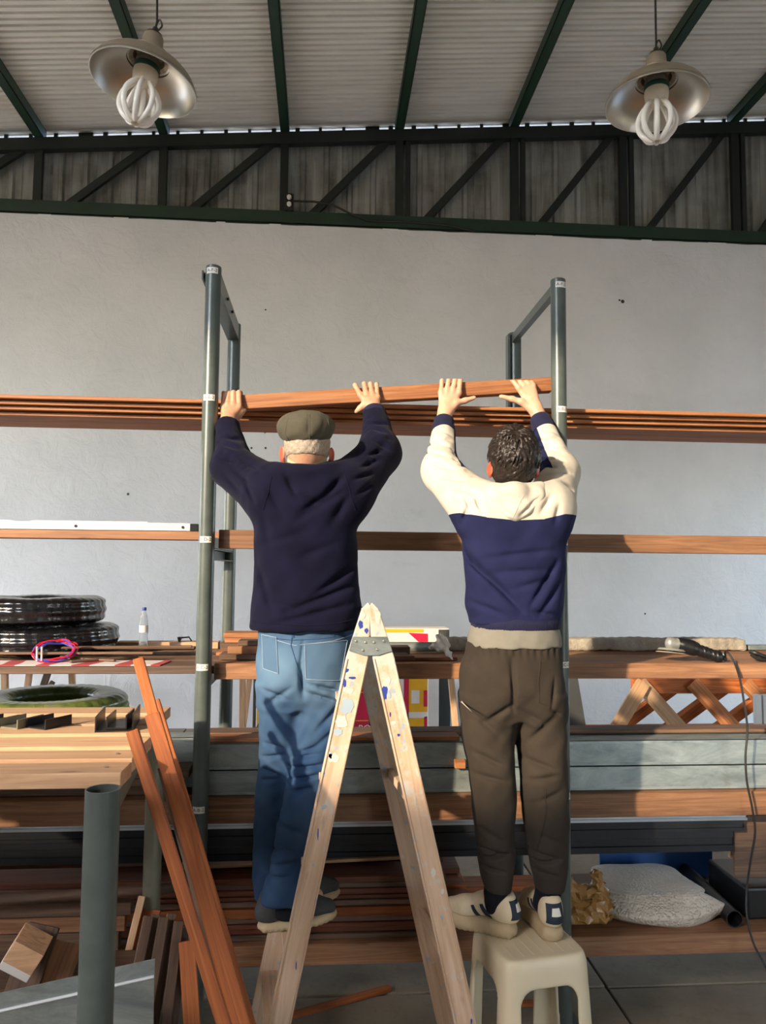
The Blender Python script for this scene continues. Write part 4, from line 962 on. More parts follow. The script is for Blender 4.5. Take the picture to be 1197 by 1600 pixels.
# steel channel offcuts lying on the bench
def cchan(cx, cy, L, W, H, rot, label, name='channel_offcut', mat='rust', tilt=0.0, t=.004, zb_=TBZ):
    o = thing(name, label, 'steel offcut', (cx, cy, zb_), 'steel channel offcuts on the workbench')
    m = MB().box((-L / 2, -W / 2, 0), (L / 2, W / 2, t)); b_ = m.build('web', mat, None); b_.parent = o; b_.location = (0, 0, 0)
    for s, h in ((-1, H), (1, H * .9)):
        f = MB().box((-L / 2, s * W / 2 - t / 2, 0), (L / 2, s * W / 2 + t / 2, h)).build('flange', mat, None); f.parent = o; f.location = (0, s * W / 2, 0)
    o.rotation_euler = (tilt, 0, rot); return o
cx = at(175, 1140, 2.4).x
cchan(at(183, 1143, 2.43).x, 2.44, .17, .105, .050, pi / 2 + .12, 'oily U shaped steel channel offcut at the right end of the bench')
cchan(at(188, 1143, 2.43).x, 2.43, .12, .055, .040, pi / 2 + .05, 'smaller steel channel nested in the U shaped offcut', mat='dark_metal', zb_=TBZ + .005)
cchan(at(80, 1143, 2.47).x, 2.45, .10, .075, .03, pi / 2 - .5, 'bent steel angle offcut in the middle of the bench', mat='dark_metal', tilt=.0)
cchan(at(35, 1145, 2.47).x, 2.46, .10, .07, .028, pi / 2 - .45, 'bent steel angle offcut left of the middle one', mat='pipe_light')
cchan(at(-5, 1140, 2.47).x, 2.47, .10, .07, .026, pi / 2 - .5, 'bent steel angle offcut at the left picture edge', mat='dark_metal')
# leaning red slats (feet on the floor)
gs = 'red slats leaning on the workbench'
def lean(xt, yt, Yt, xb, yb, Yb, W, T, label, mat='cedar_red'):
    a, b = at(xt, yt, Yt), at(xb, yb, Yb); d = (b - a).normalized(); b = a + d * ((a.z - .015) / -d.z)
    return tag(board('wooden_batten', a, b, W, T, mat, None, up=(.2, -1, .0)), label, 'slat', gs)
lean(216, 1029, 2.22, 370, 1600, 1.98, .030, .020, 'tallest red slat leaning beside the rack post')
lean(207, 1142, 1.965, 350, 1600, 1.80, .030, .026, 'red slat with a chamfered top leaning at the workbench corner')
lean(238, 1116, 2.17, 378, 1600, 1.93, .040, .022, 'broad red slat leaning between the two others')
lean(243, 1094, 2.27, 392, 1600, 2.04, .024, .018, 'narrow red slat leaning behind the broad one')
lean(252, 1200, 2.33, 362, 1600, 2.09, .02, .03, 'dark edge slat standing behind the red slats', 'darkwood')
# galvanised gutter channel low in front
a, b = at(-60, 1560, 2.05), at(242, 1499, 2.05); c0 = at(242, 1612, 2.05)
gt = thing('gutter_channel', 'galvanised steel channel lying low behind the front pipe', 'channel', (-.62, 2.1, .44))
ang = (b - a).normalized(); hgt = .22; nrm = Vector((0, 1, 0)); dn = Vector((0, .0, -1))
fold = .04
P = [a, b, b + Vector((0, -.012, -fold)), a + Vector((0, -.012, -fold))]
A0, B0 = a + Vector((-.8, 0, -.16)), b
MB().prism([A0, B0, B0 + Vector((0, -.001, -fold)), A0 + Vector((0, -.001, -fold))], (0, .003, .001)).build('upper_flange', 'galv', gt)
MB().prism([A0 + Vector((0, -.004, -fold)), B0 + Vector((0, -.004, -fold)), B0 + Vector((0, .01, -hgt)), A0 + Vector((0, .01, -hgt))], (0, .003, 0)).build('face', 'galv', gt)
MB().tube([A0 + Vector((0, -.004, -fold)), B0 + Vector((0, -.004, -fold))], .004, 8).build('fold_edge', 'white_metal', gt, smooth=True)
# dark slats sheaf standing behind the channel
gq = 'dark slats bundled beside the workbench'
for k, (x, y, xb, dY) in enumerate(((232, 1432, 195, 0), (244, 1430, 212, .03), (256, 1434, 225, .0), (268, 1428, 238, .04), (279, 1440, 258, .01), (288, 1450, 268, .03))):
    a, b = at(x, y, 2.55 + dY), at(xb, 1610, 2.36 + dY); d = (b - a).normalized(); b = a + d * ((a.z - .012) / -d.z)
    tag(board('dark_batten', a, b, .030, .018, 'darkwood', None, up=(.3, -1, .2)), 'dark brown slat leaning in a sheaf, %s from the left' % ('first', 'second', 'third', 'fourth', 'fifth', 'sixth')[k], 'slat', gq)
a, b = at(292, 1470, 2.5), at(300, 1600, 2.42); d = (b - a).normalized(); b = a + d * ((a.z - .012) / -d.z)
tag(board('dark_batten', a, b, .05, .016, 'cedar_red', None, up=(.2, -1, .1)), 'broad red brown slat at the right of the dark sheaf', 'slat', gq)
a, b = at(222, 1400, 2.70), at(190, 1530, 2.6); d = (b - a).normalized(); b = a + d * ((a.z - .012) / -d.z)
tag(board('leaning_strip', a, b, .022, .03, 'pale', None, up=(.2, -1, .1)), 'narrow pale strip leaning left of the dark slats', 'strip')
# cardboard piece with a brown panel carrying a hinge
p = at(238, 1420, 2.72); d = at(215, 1500, 2.66)
tag(board('plywood_scrap', p, d, .06, .015, 'cedar_red', None, up=(0, -1, .2)), 'short orange brown panel behind the dark slats', 'panel')
# grey rail in front of the lower boards
a, b = at(-60, 1412, 2.80), at(268, 1388, 2.80)
tag(MB().tube([a + Vector((-.6, 0, -.02)), b], .018, 12).build('grey_rail', 'oldwood', smooth=True), 'grey round wooden rail lying across the lower left shelf', 'rail')
gw = 'lower boards left of the front pipe'
for k, (ya, yb) in enumerate(((1415, 1437), (1437, 1462), (1462, 1492), (1492, 1520))):
    a = at(-80, (ya + yb) / 2, 2.88); b = at(205 - 10 * k, (ya + yb) / 2 - 6, 2.88); T = at(0, ya, 2.88).z - at(0, yb, 2.88).z
    tag(board('low_board', (-1.75, 2.90, b.z), (b.x, 2.90, b.z), .04, T - .003, 'beam' if k % 2 else 'oldwood', None), 'brown edge board at lower left, %s of four' % ('top', 'second', 'third', 'lowest')[k], 'board', gw)
# offcut block with a chipped corner
p = at(42, 1486, 2.35)
X = Vector((.82, .1, -.5)).normalized(); Yv = Vector((-.1, 1, .1)); Yv = (Yv - X * Yv.dot(X)).normalized(); Zv = X.cross(Yv)
blk = thing('offcut_block', 'chipped pale block with a white end poking up at lower left', 'block', p)
def obox(name, c, hx, hy, hz, mat, par):
    vs = [c + X * sx * hx + Yv * sy * hy + Zv * sz * hz for sz in (-1, 1) for sx, sy in ((-1, -1), (1, -1), (1, 1), (-1, 1))]
    MB().add(vs, [(0, 3, 2, 1), (4, 5, 6, 7), (0, 1, 5, 4), (1, 2, 6, 5), (2, 3, 7, 6), (3, 0, 4, 7)]).build(name, mat, par, bevel=.002)
obox('wood_body', p + Zv * .008, .045, .05, .032, 'pale', blk); obox('white_end', p - Zv * .034, .045, .05, .012, 'carton_white', blk)
a, b = at(70, 1445, 2.45), at(40, 1530, 2.4)
d = (b - a).normalized(); b = a + d * ((a.z - .45) / -d.z)
tag(board('dark_board', a, b, .09, .014, 'darkwood', None, up=(.1, -1, .3)), 'dark triangular topped board behind the chipped pale block', 'board')
a, b = at(95, 1470, 2.5), at(60, 1560, 2.4)
d = (b - a).normalized(); b = a + d * ((a.z - .45) / -d.z)
tag(board('dark_board', a, b, .14, .014, 'beam', None, up=(.1, -1, .3)), 'brown board leaning right of the chipped pale block', 'board')
# low pallet under that clutter
tb('low_shelf_plank', (-1.75, 2.2, .455), (at(200, 1600, 2.3).x, 2.2, .455), .22, .03, 'oldwood', 'lower shelf plank of the workbench', 'plank'); tb('low_shelf_plank', (-1.75, 2.48, .455), (at(200, 1600, 2.3).x, 2.48, .455), .28, .03, 'oldwood', 'rear lower shelf plank of the workbench', 'plank')

# ================================================================== far side of the room, by the rear wall
FYB = 8.1
def carton(x0, x1, ytop, Y, dep, mat, label, bands=(), txt=None):
    a, b = at(x0, ytop, Y), at(x1, ytop, Y); t = thing('carton', label, 'carton', ((a.x + b.x) / 2, Y + dep / 2, 0), 'cartons by the rear wall')
    MB().box((a.x, Y, 0), (b.x, Y + dep, a.z)).build('box_body', mat, t, bevel=.006)
    for u0, u1, v0, v1, bm in bands:
        MB().box((a.x + (b.x - a.x) * u0, Y - .003, a.z * v0), (a.x + (b.x - a.x) * u1, Y - .001, a.z * v1)).build('print', bm, t)
    if txt:
        me = text_mesh(txt, .09)
        for v in me.vertices: v.co = Vector((a.x + (b.x - a.x) * .78 + v.co.x, Y - .005, a.z * .22 + v.co.y)) - world_of(t).translation
        me.materials.clear(); mesh_obj('lettering', me, 'carton_white', t)
    return t
carton(548, 577, 1055, 7.6, .3, 'red', 'crimson carton with gold lines and white letters behind the ladder', [(0, 1, .74, .755, 'yellow'), (0, 1, .93, .945, 'yellow'), (0, 1, .33, .34, 'yellow')], 'BO')
carton(577, 590, 1070, 7.9, .25, 'carton_blue', 'slate blue carton behind the ladder rail')
carton(618, 668, 1058, 7.6, .3, 'yellow', 'yellow carton with red and white patches right of the ladder', [(0, .26, 0, 1, 'carton_white'), (.26, .42, .08, .98, 'red'), (.26, 1, .38, .47, 'carton_white'), (.0, 1, 0, .12, 'carton_white'), (.9, 1, .2, .4, 'red'), (.88, 1, .55, .8, 'red'), (.5, .75, .6, .8, 'carton_white')])
carton(669, 686, 1058, 7.55, .3, 'carton_white', 'off white folded carton beside the yellow one')
carton(687, 704, 1058, 7.7, .12, 'carton_dark', 'charcoal panel beside the off white carton')
carton(396, 400, 1058, 7.9, .1, 'carton_dark', 'dark thin panel left of the yellow plank'); 
def leg(name, x0, y0, x1, y1, Y, w, mat, label, cat='leg'):
    a, b = at(x0, y0, Y), at(x1, y1, Y); d = (b - a).normalized()
    if d.z < -.1: b = a + d * ((a.z - .01) / -d.z)
    return tag(board(name, a, b, w, w, mat, None, up=(0, -1, 0)), label, cat)
leg('yellow_plank', 406, 1050, 405, 1136, 7.9, .05, 'yellow', 'yellow plank standing behind the man in jeans', 'plank')
leg('yellow_plank', 704, 1050, 712, 1140, 6.6, .05, 'pale', 'pale yellow sunlit plank beside the charcoal panel', 'plank')
# trestles far back
def trestle(x, Y, label):
    t = thing('trestle', label, 'trestle', (x, Y, 0), 'trestles at the rear')
    for dx, sp in ((-.0, .0), (.36, .42)):
        board('leg', (x + dx, Y, .78), (x + dx + (.0 if not sp else -.25), Y + .1, .0), .05, .05, 'pale' if not sp else 'oldwood', t, up=(0, -1, 0))
    board('leg', (x + .03, Y + .5, .78), (x - .06, Y + .55, .0), .05, .05, 'pale', t, up=(0, -1, 0)); board('leg', (x + .40, Y + .5, .78), (x + .44, Y + .55, .0), .05, .05, 'pale', t, up=(0, -1, 0))
    board('top_rail', (x - .1, Y + .25, .80), (x + .55, Y + .25, .80), .60, .04, 'pale', t)
    board('brace', (x + .40, Y + .02, .70), (x + .02, Y + .02, .10), .04, .03, 'oldwood', t, up=(0, -1, 0))
trestle(at(378, 1100, 6.9).x, 6.9, 'pale trestle behind the left rack frame'); trestle(at(6, 1080, 6.9).x, 6.9, 'pale trestle behind the hose coils at far left')
p = at(398, 1140, 7.0); sd = SDF((p.x - .12, 6.85, -.005), (p.x + .14, 7.15, .16), .008)
for k in range(9): sd.cone((p.x + random.uniform(-.08, .08), 7 + random.uniform(-.1, .1), random.uniform(.02, .09)), (p.x + random.uniform(-.08, .08), 7 + random.uniform(-.1, .1), random.uniform(.02, .11)), .02, .012, .02)
tag(sd.build('scrap_heap', 'rust'), 'small heap of metal scrap on the floor near the rear wall', 'scrap')
p = at(348, 1060, 7.9)
a, b = at(884, 1055, 5.6), at(918, 1150, 5.6)
o = MB().prism([at(884, 1060, 5.6), at(903, 1060, 5.6), at(921, 1150, 5.6) + Vector((.09, 0, -.62)), at(884, 1150, 5.6) + Vector((0, 0, -.62))], (0, .03, 0)).build('dark_board', 'carton_dark'); tag(o, 'dark tapered board leaning behind the right rack frame', 'board')
# ---- timber lattice girder in the sun
TY = 5.1
tg = thing('timber_girder', 'sunlit timber lattice girder with slanting web pieces', 'girder', (2.9, TY + .25, 0))
ap = at(1008, 1070, TY); rz = ap.z; x0 = ap.x
pitch = at(1092, 1070, TY).x - x0
low = .36
board('ridge', (x0 - .03, TY + .15, rz - .03), (x0 + 5 * pitch, TY + .15, rz - .03), .05, .10, 'cedar_red', tg)
for k in range(5):
    xa = x0 + k * pitch
    board('front_web', (xa, TY + .09, rz + .0), (xa + .46, TY - .12, low), .09, .045, 'cedar' if k else 'pale', tg, up=(0, -1, .5))
    board('rear_web', (xa + pitch * .9, TY + .21, rz - .02), (xa + pitch * .9 - .62, TY + .46, low), .09, .045, 'cedar_red', tg, up=(0, 1, .5))
e0 = at(953, 1132, TY)
board('end_web', (x0 + .01, TY + .06, rz), (e0.x, TY - .12, e0.z), .09, .045, 'pale', tg, up=(0, -1, .5))
board('end_web', (e0.x, TY - .12, e0.z), (e0.x, TY - .12, low), .07, .05, 'pale', tg, up=(0, -1, 0)); board('end_web', (e0.x + .02, TY - .10, e0.z), (e0.x + .26, TY - .10, low), .06, .045, 'pale', tg, up=(0, -1, 0))
board('bottom_chord', (e0.x - .03, TY - .12, low), (x0 + 5 * pitch, TY - .12, low), .05, .09, 'cedar_red', tg); board('bottom_chord', (e0.x, TY + .46, at(1000, 1142, TY + .46).z), (x0 + 5 * pitch, TY + .46, at(1000, 1142, TY + .46).z), .05, .09, 'cedar_red', tg)
for xx in (e0.x + .1, x0 + 2 * pitch, x0 + 4.5 * pitch):
    board('prop', (xx, TY - .12, low - .04), (xx, TY - .12, 0), .08, .05, 'oldwood', tg, up=(0, -1, 0)); board('prop', (xx, TY + .46, low + .1), (xx, TY + .46, 0), .08, .05, 'oldwood', tg, up=(0, -1, 0))
for k, xp in enumerate((1183, 1195)):
    a = at(xp, 1085, 4.6); tag(board('white_profile', (a.x, 4.6, a.z), (a.x, 4.6, .004), .04, .03, 'white_metal', None, up=(0, -1, 0)), 'white upright profile before the girder, %s one' % ('left', 'right')[k], 'profile', 'white upright profiles at the right edge')
# scraps on the floor under the rack
tb('floor_stick', (at(455, 1578, 3.1).x, 3.05, .012), (at(610, 1545, 3.2).x, 3.22, .012), .03, .018, 'cedar_red', 'thin red stick lying on the floor behind the ladder', 'stick')
tb('floor_stick', (at(800, 1583, 3.05).x, 3.08, .01), (at(838, 1583, 3.05).x, 3.08, .01), .03, .014, 'cedar_red', 'short red stick on the floor behind the stool', 'stick')
# ================================================================== ladder
LYN, LYF, LDX = 2.42, 2.90, -0.045
LTOP = at(575, 941, LYN).z
lad = thing('step_ladder', 'wooden A-frame step ladder splashed with paint', 'ladder', (.15, 2.66, 0))
def rail_x(side, z): return .143 - .2036 * (1.60 - z) if side < 0 else .147 + .236 * (1.60 - z)
def rail(side, Y, dx, dep, near):
    hw = .0345; zt = LTOP; zk = 1.42
    c = lambda z: rail_x(side, z) + dx
    if side < 0: poly = [(c(0) - hw, 0), (c(0) + hw, 0), (c(zk) + hw, zk), (c(zt) + .019 - .012, zt - .012), (c(zt) - .002, zt), (c(zt) - .022, zt - .02), (c(zk) - hw, zk)]
    else: poly = [(c(0) - hw, 0), (c(0) + hw, 0), (c(zk) + hw, zk), (c(zt) + .024, zt - .02), (c(zt) + .004, zt), (c(zt) - .007, zt - .012), (c(zk) - hw, zk)]
    base = Vector((c(.8), Y, .8)); ax = Vector((c(1.4) - c(0), 0, 1.4)).normalized()
    # local X runs along the rail so the grain follows it
    zx = Vector((0, 1, 0)); yy = zx.cross(ax)
    R = Matrix(((ax.x, yy.x, zx.x, 0), (ax.y, yy.y, zx.y, 0), (ax.z, yy.z, zx.z, 0), (0, 0, 0, 1))); R.translation = base
    P = [R.inverted() @ Vector((x, Y - dep / 2, z)) for x, z in poly]; D = R.inverted().to_3x3() @ Vector((0, dep, 0))
    me = MB().prism(P, D).mesh('rail', bevel=.003); o = mesh_obj('rail', me, 'ladderwood', lad); o.matrix_basis = world_of(lad).inverted() @ R
    if near:
        for s in (-1, 1):
            a = Vector((c(0) + s * (hw - .004), Y - dep / 2 - .001, .0)); b = Vector((c(zk) + s * (hw - .004), Y - dep / 2 - .001, zk))
            e = board('edge_moulding', a, b, .006, .005, 'ladderwood', lad, up=(0, -1, 0))
    return o
rl = {}
for s in (-1, 1):
    rl[s] = rail(s, LYN, 0, .028, True); rail(s, LYF, LDX, .028, False)
STEPS = (.262, .527, .79, 1.05, 1.30)
for z in STEPS:
    x = rail_x(-1, z); y0_, y1_ = LYN + .014, LYF - .014
    board('step', (x, y0_, z - .0125), (x + LDX, y1_, z - .0125), .058, .022, 'ladderwood', lad)
for z in (.45, .95):
    x = rail_x(1, z); board('rear_rung', (x, LYN + .014, z), (x + LDX, LYF - .014, z), .02, .03, 'ladderwood', lad)
# metal hinge band with rivets, front and rear
for Y, dx, sg in ((LYN - .0165, 0, -1), (LYF + .0165, LDX, 1)):
    a = [at(551, 994, LYN), at(604, 994, LYN), at(612, 1016, LYN), at(590, 1023, LYN), at(567, 1023, LYN), at(545, 1016, LYN)]
    hg = MB().prism([(p.x + dx, Y, p.z) for p in a], (0, .003 * sg, 0)).build('hinge_plate', 'galv', lad)
    for px, py in ((556, 1001), (571, 1003), (584, 1003), (599, 1001), (567, 1015), (589, 1014)):
        q = at(px, py, LYN); MB().lathe([(.0045, 0), (.0035, .0022), (0, .003)], (q.x + dx, Y + .003 * sg, q.z), (0, sg, 0), 10).build('rivet', 'screw', hg, smooth=True)
o = MB().lathe([(0, 0), (.006, 0), (.006, .46), (0, .46)], (.148, 2.43, LTOP - .03), (-.09, 1, 0), 12).build('hinge_rod', 'galv', lad)
def splash(px, py, w, h, mat, seed, side):
    q = at(px, py, LYN); r_ = random.Random(seed); n = 14; P = []
    for i in range(n):
        a = 2 * pi * i / n; k = r_.uniform(.65, 1.1); P.append((q.x + w / 2 * k * cos(a), LYN - .0146, q.z + h / 2 * k * sin(a)))
    MB().prism(P, (0, -.0008, 0)).build('paint_splash', mat, lad)
for args in ((600, 1081, .022, .048, 'paint_blue', 1, 1), (541, 1046, .014, .016, 'paint_blue', 2, -1), (538, 1066, .012, .026, 'paint_blue', 3, -1), (551, 1058, .026, .010, 'paint_blue', 4, -1), (542, 1103, .046, .05, 'paint_sky', 5, -1), (545, 1078, .030, .02, 'paint_white', 6, -1), (533, 1126, .045, .05, 'paint_white', 7, -1), (528, 1142, .03, .028, 'paint_sky', 8, -1), (521, 1182, .04, .035, 'paint_white', 9, -1), (516, 1178, .014, .022, 'paint_sky', 10, -1), (505, 1205, .008, .02, 'paint_blue', 11, -1), (497, 1300, .004, .045, 'paint_blue', 12, -1), (463, 1505, .004, .032, 'paint_blue', 13, -1), (606, 1063, .018, .024, 'paint_white', 14, 1), (608, 1085, .010, .022, 'paint_sky', 15, 1), (609, 1115, .005, .018, 'paint_blue', 16, 1), (622, 1147, .010, .010, 'paint_blue', 17, 1), (563, 975, .016, .03, 'paint_blue', 18, -1), (559, 1000, .02, .02, 'paint_white', 19, -1), (572, 985, .012, .018, 'paint_blue', 20, -1), (590, 965, .02, .05, 'paint_white', 21, 1), (566, 960, .018, .03, 'paint_white', 22, -1), (735, 1592, .006, .022, 'paint_blue', 23, 1), (676, 1360, .016, .03, 'paint_white', 24, 1), (690, 1390, .012, .02, 'paint_white', 25, 1), (648, 1250, .006, .03, 'paint_white', 26, 1), (614, 1128, .016, .014, 'paint_white', 27, 1)):
    splash(*args)

# ================================================================== plastic stool
SZ = .478
sx, sy = .697, 2.615
st = SDF((-.24, -.24, -.01), (.24, .24, .50), .006)
st.loft([(0, 0, 0, .178, .178), (.44, 0, 0, .152, .152), (.47, 0, 0, .148, .148), (SZ, 0, 0, .142, .142)], 0, 7, .012)
st.loft([(-.05, 0, 0, .170, .170), (.46, 0, 0, .138, .138)], 0, 7, .01, mode='sub')
for c, hs in (((0, 0, .14), (.098, .3, .25)), ((0, 0, .14), (.3, .098, .25))):
    st.box(c, hs, .05, .004, mode='sub')
st.box((0, 0, .20), (.004, .004, .2), 0, 0, mode='sub')
so = st.build('plastic_stool', 'stool'); so.data.transform(Matrix.Translation(so.location)); so.location = (sx, sy, 0); so.rotation_euler = (0, 0, radians(11))
stool = thing('plastic_stool', 'cream plastic stool under the man in the hoodie', 'stool', (sx, sy, 0)); stool.rotation_euler = (0, 0, radians(11))
so.name = 'stool_shell'; so.parent = stool; so.location = (0, 0, 0); so.rotation_euler = (0, 0, 0)
for k in range(7):
    x = -.105 + .035 * k; g = MB().box((x - .002, -.115, SZ - .001), (x + .002, .115, SZ + .0012)).build('tread_rib', 'stool', None); g.parent = stool

# ================================================================== pendant lamps
def lamp(px, py, Y, tilt, cord_top, label, spin):
    c = at(px, py, Y); t = thing('pendant_lamp', label, 'lamp', c, 'pendant lamps')
    ax = Euler(tilt).to_matrix() @ Vector((0, 0, 1))
    L = lambda r, h: (r, h)
    outer = [(.033, .195), (.038, .190), (.041, .160), (.053, .112), (.060, .095), (.075, .088), (.115, .078), (.155, .058), (.182, .032), (.197, .006), (.202, -.004), (.203, -.010)]
    inner = [(.199, -.010), (.193, .004), (.178, .028), (.151, .053), (.112, .072), (.082, .080), (.080, .110), (.0, .112)]
    MB().lathe(outer[4:] + [(.203, -.012), (.199, -.012)] + inner[1:6], c, ax, 56).build('shade', 'aluminium', t, smooth=True)
    MB().lathe(outer[:6], c, ax, 32).build('neck', 'lamp_outer', t, smooth=True)
    MB().lathe([(r + .0008, h + .0008) for r, h in outer[5:11]], c, ax, 56).build('shade_crust', 'lamp_outer', t, smooth=True)
    MB().lathe([(.082, .079), (.082, .115), (.0, .116)], c, ax, 32).build('reflector_well', 'lamp_outer', t, smooth=True)
    bulb = MB().lathe([(.0, .11), (.034, .11), (.046, .085), (.047, .062), (.0, .062)], c, ax, 28).build('bulb_base', 'grey_plastic', t, smooth=True)
    MB().lathe([(.048, .066), (.0495, .064), (.0495, .046), (.048, .044), (.0, .044)], c, ax, 28).build('band', 'teal', bulb, smooth=True)
    MB().lathe([(.0, .046), (.047, .046), (.048, .03), (.045, .005), (.040, -.012), (.0, -.012)], c, ax, 28).build('ballast', 'cream_plastic', bulb, smooth=True)
    a = ax.orthogonal().normalized(); b = ax.cross(a)
    for k in range(8):
        an = 2 * pi * (k + spin) / 8; d = a * cos(an) + b * sin(an); P = []
        for r, h in ((.032, .0), (.036, -.015), (.052, -.035), (.067, -.062), (.073, -.092), (.068, -.122), (.051, -.148), (.030, -.162), (.014, -.166)): P.append(c + ax * h + d * r)
        MB().tube(smooth_pts(P, 4), .0105, 10).build('glass_tube', 'white_glass', bulb, smooth=True)
        e = a * cos(an + pi / 8) + b * sin(an + pi / 8)
        if k % 2 == 0: MB().tube([c + ax * -.164 + e * .008, c + ax * -.165 + e * .026], .006, 8).build('tube_tip', 'cream_plastic', bulb)
        MB().box((0, 0, 0), (0.001, .001, .001))
    top = c + ax * .195; ct = Vector(cord_top)
    MB().lathe([(.033, 0), (.03, .008), (.014, .014), (.010, .035), (.004, .04)], top, ax, 16).build('cord_grip', 'rust', t, smooth=True)
    MB().tube(smooth_pts([top + ax * .02 + Vector((.008, 0, 0)), top + ax * .045 + Vector((.022, 0, .0)), top + ax * .05 + Vector((.012, 0, .02)), top + ax * .05]), .0035, 6).build('cord_knot', 'rust', t, smooth=True)
    MB().tube([top + ax * .03, top + ax * .06, ct], .0045, 8).build('cord', 'rubber', t, smooth=True)
    return t
c = at(233, 20, 2.9)
lamp(225, 128, 2.9, (radians(-2), radians(9), 0), (-.74, 2.9, roofz(-.74)), 'dusty aluminium pendant lamp at upper left', .2)
lamp(1026, 158, 2.9, (radians(-1), radians(1), 0), (1.33, 2.9, roofz(1.33)), 'dusty aluminium pendant lamp at upper right', .5)
# ================================================================== people
def rows_px(rows):
    out = []
    for y, xl, xr, Y, ry in rows:
        a, b = at(xl, y, Y), at(xr, y, Y); out.append(((a.z + b.z) / 2, (a.x + b.x) / 2, Y, (b.x - a.x) / 2, ry))
    return out
def fold(s, a, b, Y, amp, sig, ymax):
    """soft cloth fold seen at pixels a-b on the side facing the photographer"""
    A, B = at(a[0], a[1], Y), at(b[0], b[1], Y)
    lo = (min(A.x, B.x), s.lo[1], min(A.z, B.z)); hi = (max(A.x, B.x), ymax, max(A.z, B.z))
    sl, X, Yv, Z = s.region(lo, hi, 3 * sig)
    sl = (sl[0], slice(0, min(sl[1].stop, int((ymax - s.lo[1]) / s.h))), sl[2])
    X = s.ax[0][sl[0]][:, None, None]; Z = s.ax[2][sl[2]][None, None, :]
    dx, dz = B.x - A.x, B.z - A.z; L2 = dx * dx + dz * dz + 1e-9
    t = np.clip(((X - A.x) * dx + (Z - A.z) * dz) / L2, 0, 1)
    # one steep, one gentle flank like a hanging fold
    sd_ = ((X - A.x) * -dz + (Z - A.z) * dx) / sqrt(L2)
    d2 = (X - A.x - t * dx) ** 2 + (Z - A.z - t * dz) ** 2
    prof = np.exp(-d2 / sig ** 2) - .55 * np.exp(-(d2 + 1.4 * sig * np.sign(sd_) * sd_ * 0 + (np.abs(sd_) - 1.5 * sig) ** 2) / (sig ** 2))
    s.D[sl] += (amp * 1.5 * prof * (.25 + .75 * np.sin(pi * np.clip(t, .03, .97)))).astype(np.float32)
def hand(s, wrist, mcp, pip, dip, tip, thumb, scale=1.0):
    W = np.array(wrist); r = scale
    for i in range(4):
        m = np.array(mcp[i]); f = (i - 1.5) / 1.5
        w2 = W + (m - W) * .25
        s.cone(W, w2, .021 * r, .019 * r, .015); s.cone(w2, m, .0165 * r, .0118 * r, .012)
    s.cone((np.array(mcp[1]) + W) / 2, (np.array(mcp[2]) + W) / 2, .016 * r, .016 * r, .012)
    for i in range(4):
        rr = (.0096, .0100, .0096, .0086) if len(mcp) else ()
        q = [np.array(mcp[i]), np.array(pip[i]), np.array(dip[i]), np.array(tip[i])]
        k = rr[i] * r
        s.chain(q[:2], [k * 1.08, k], .005); s.chain(q[1:3], [k * 1.02, k * .9], .003); s.chain(q[2:], [k * .9, k * .72], .003)
        s.ell(q[0] + np.array([0, -.004, .0]), (.009 * r, .008 * r, .010 * r), .008)
    s.chain([W + (np.array(thumb[0]) - W) * .35] + [np.array(p) for p in thumb], [.017 * r, .0135 * r, .0115 * r, .0085 * r][:len(thumb) + 1], .009)
def hand_px(s, wrist, mcps, tops, ztop, thumb, scale=1.0, pinky_first=False):
    """finger positions from the photograph: knuckle row and where each finger folds over the board's top edge"""
    mcp = [at(x, y, 2.966) for x, y in mcps]; pip = []; dip = []; tip = []
    for (x, y) in tops:
        p = at(x, y, 2.985); zt_ = ztop(p.x) + .0095
        z = max(p.z, zt_); p = Vector((p.x, 2.982, z)); pip.append(p)
        dip.append(Vector((p.x + .002, p.y + .026, zt_ + .004))); tip.append(Vector((p.x + .003, p.y + .045, zt_ + .0005)))
    if pinky_first: mcp, pip, dip, tip = mcp[::-1], pip[::-1], dip[::-1], tip[::-1]
    hand(s, wrist, mcp, pip, dip, tip, thumb, scale)
    return tip
def held_top(x):
    t = (x - hb0.x) / (hb1.x - hb0.x); return hb0.z + (hb1.z - hb0.z) * t + .028
def limb(s, pts, rs, k=.03): s.chain([tuple(p) for p in pts], rs, k)
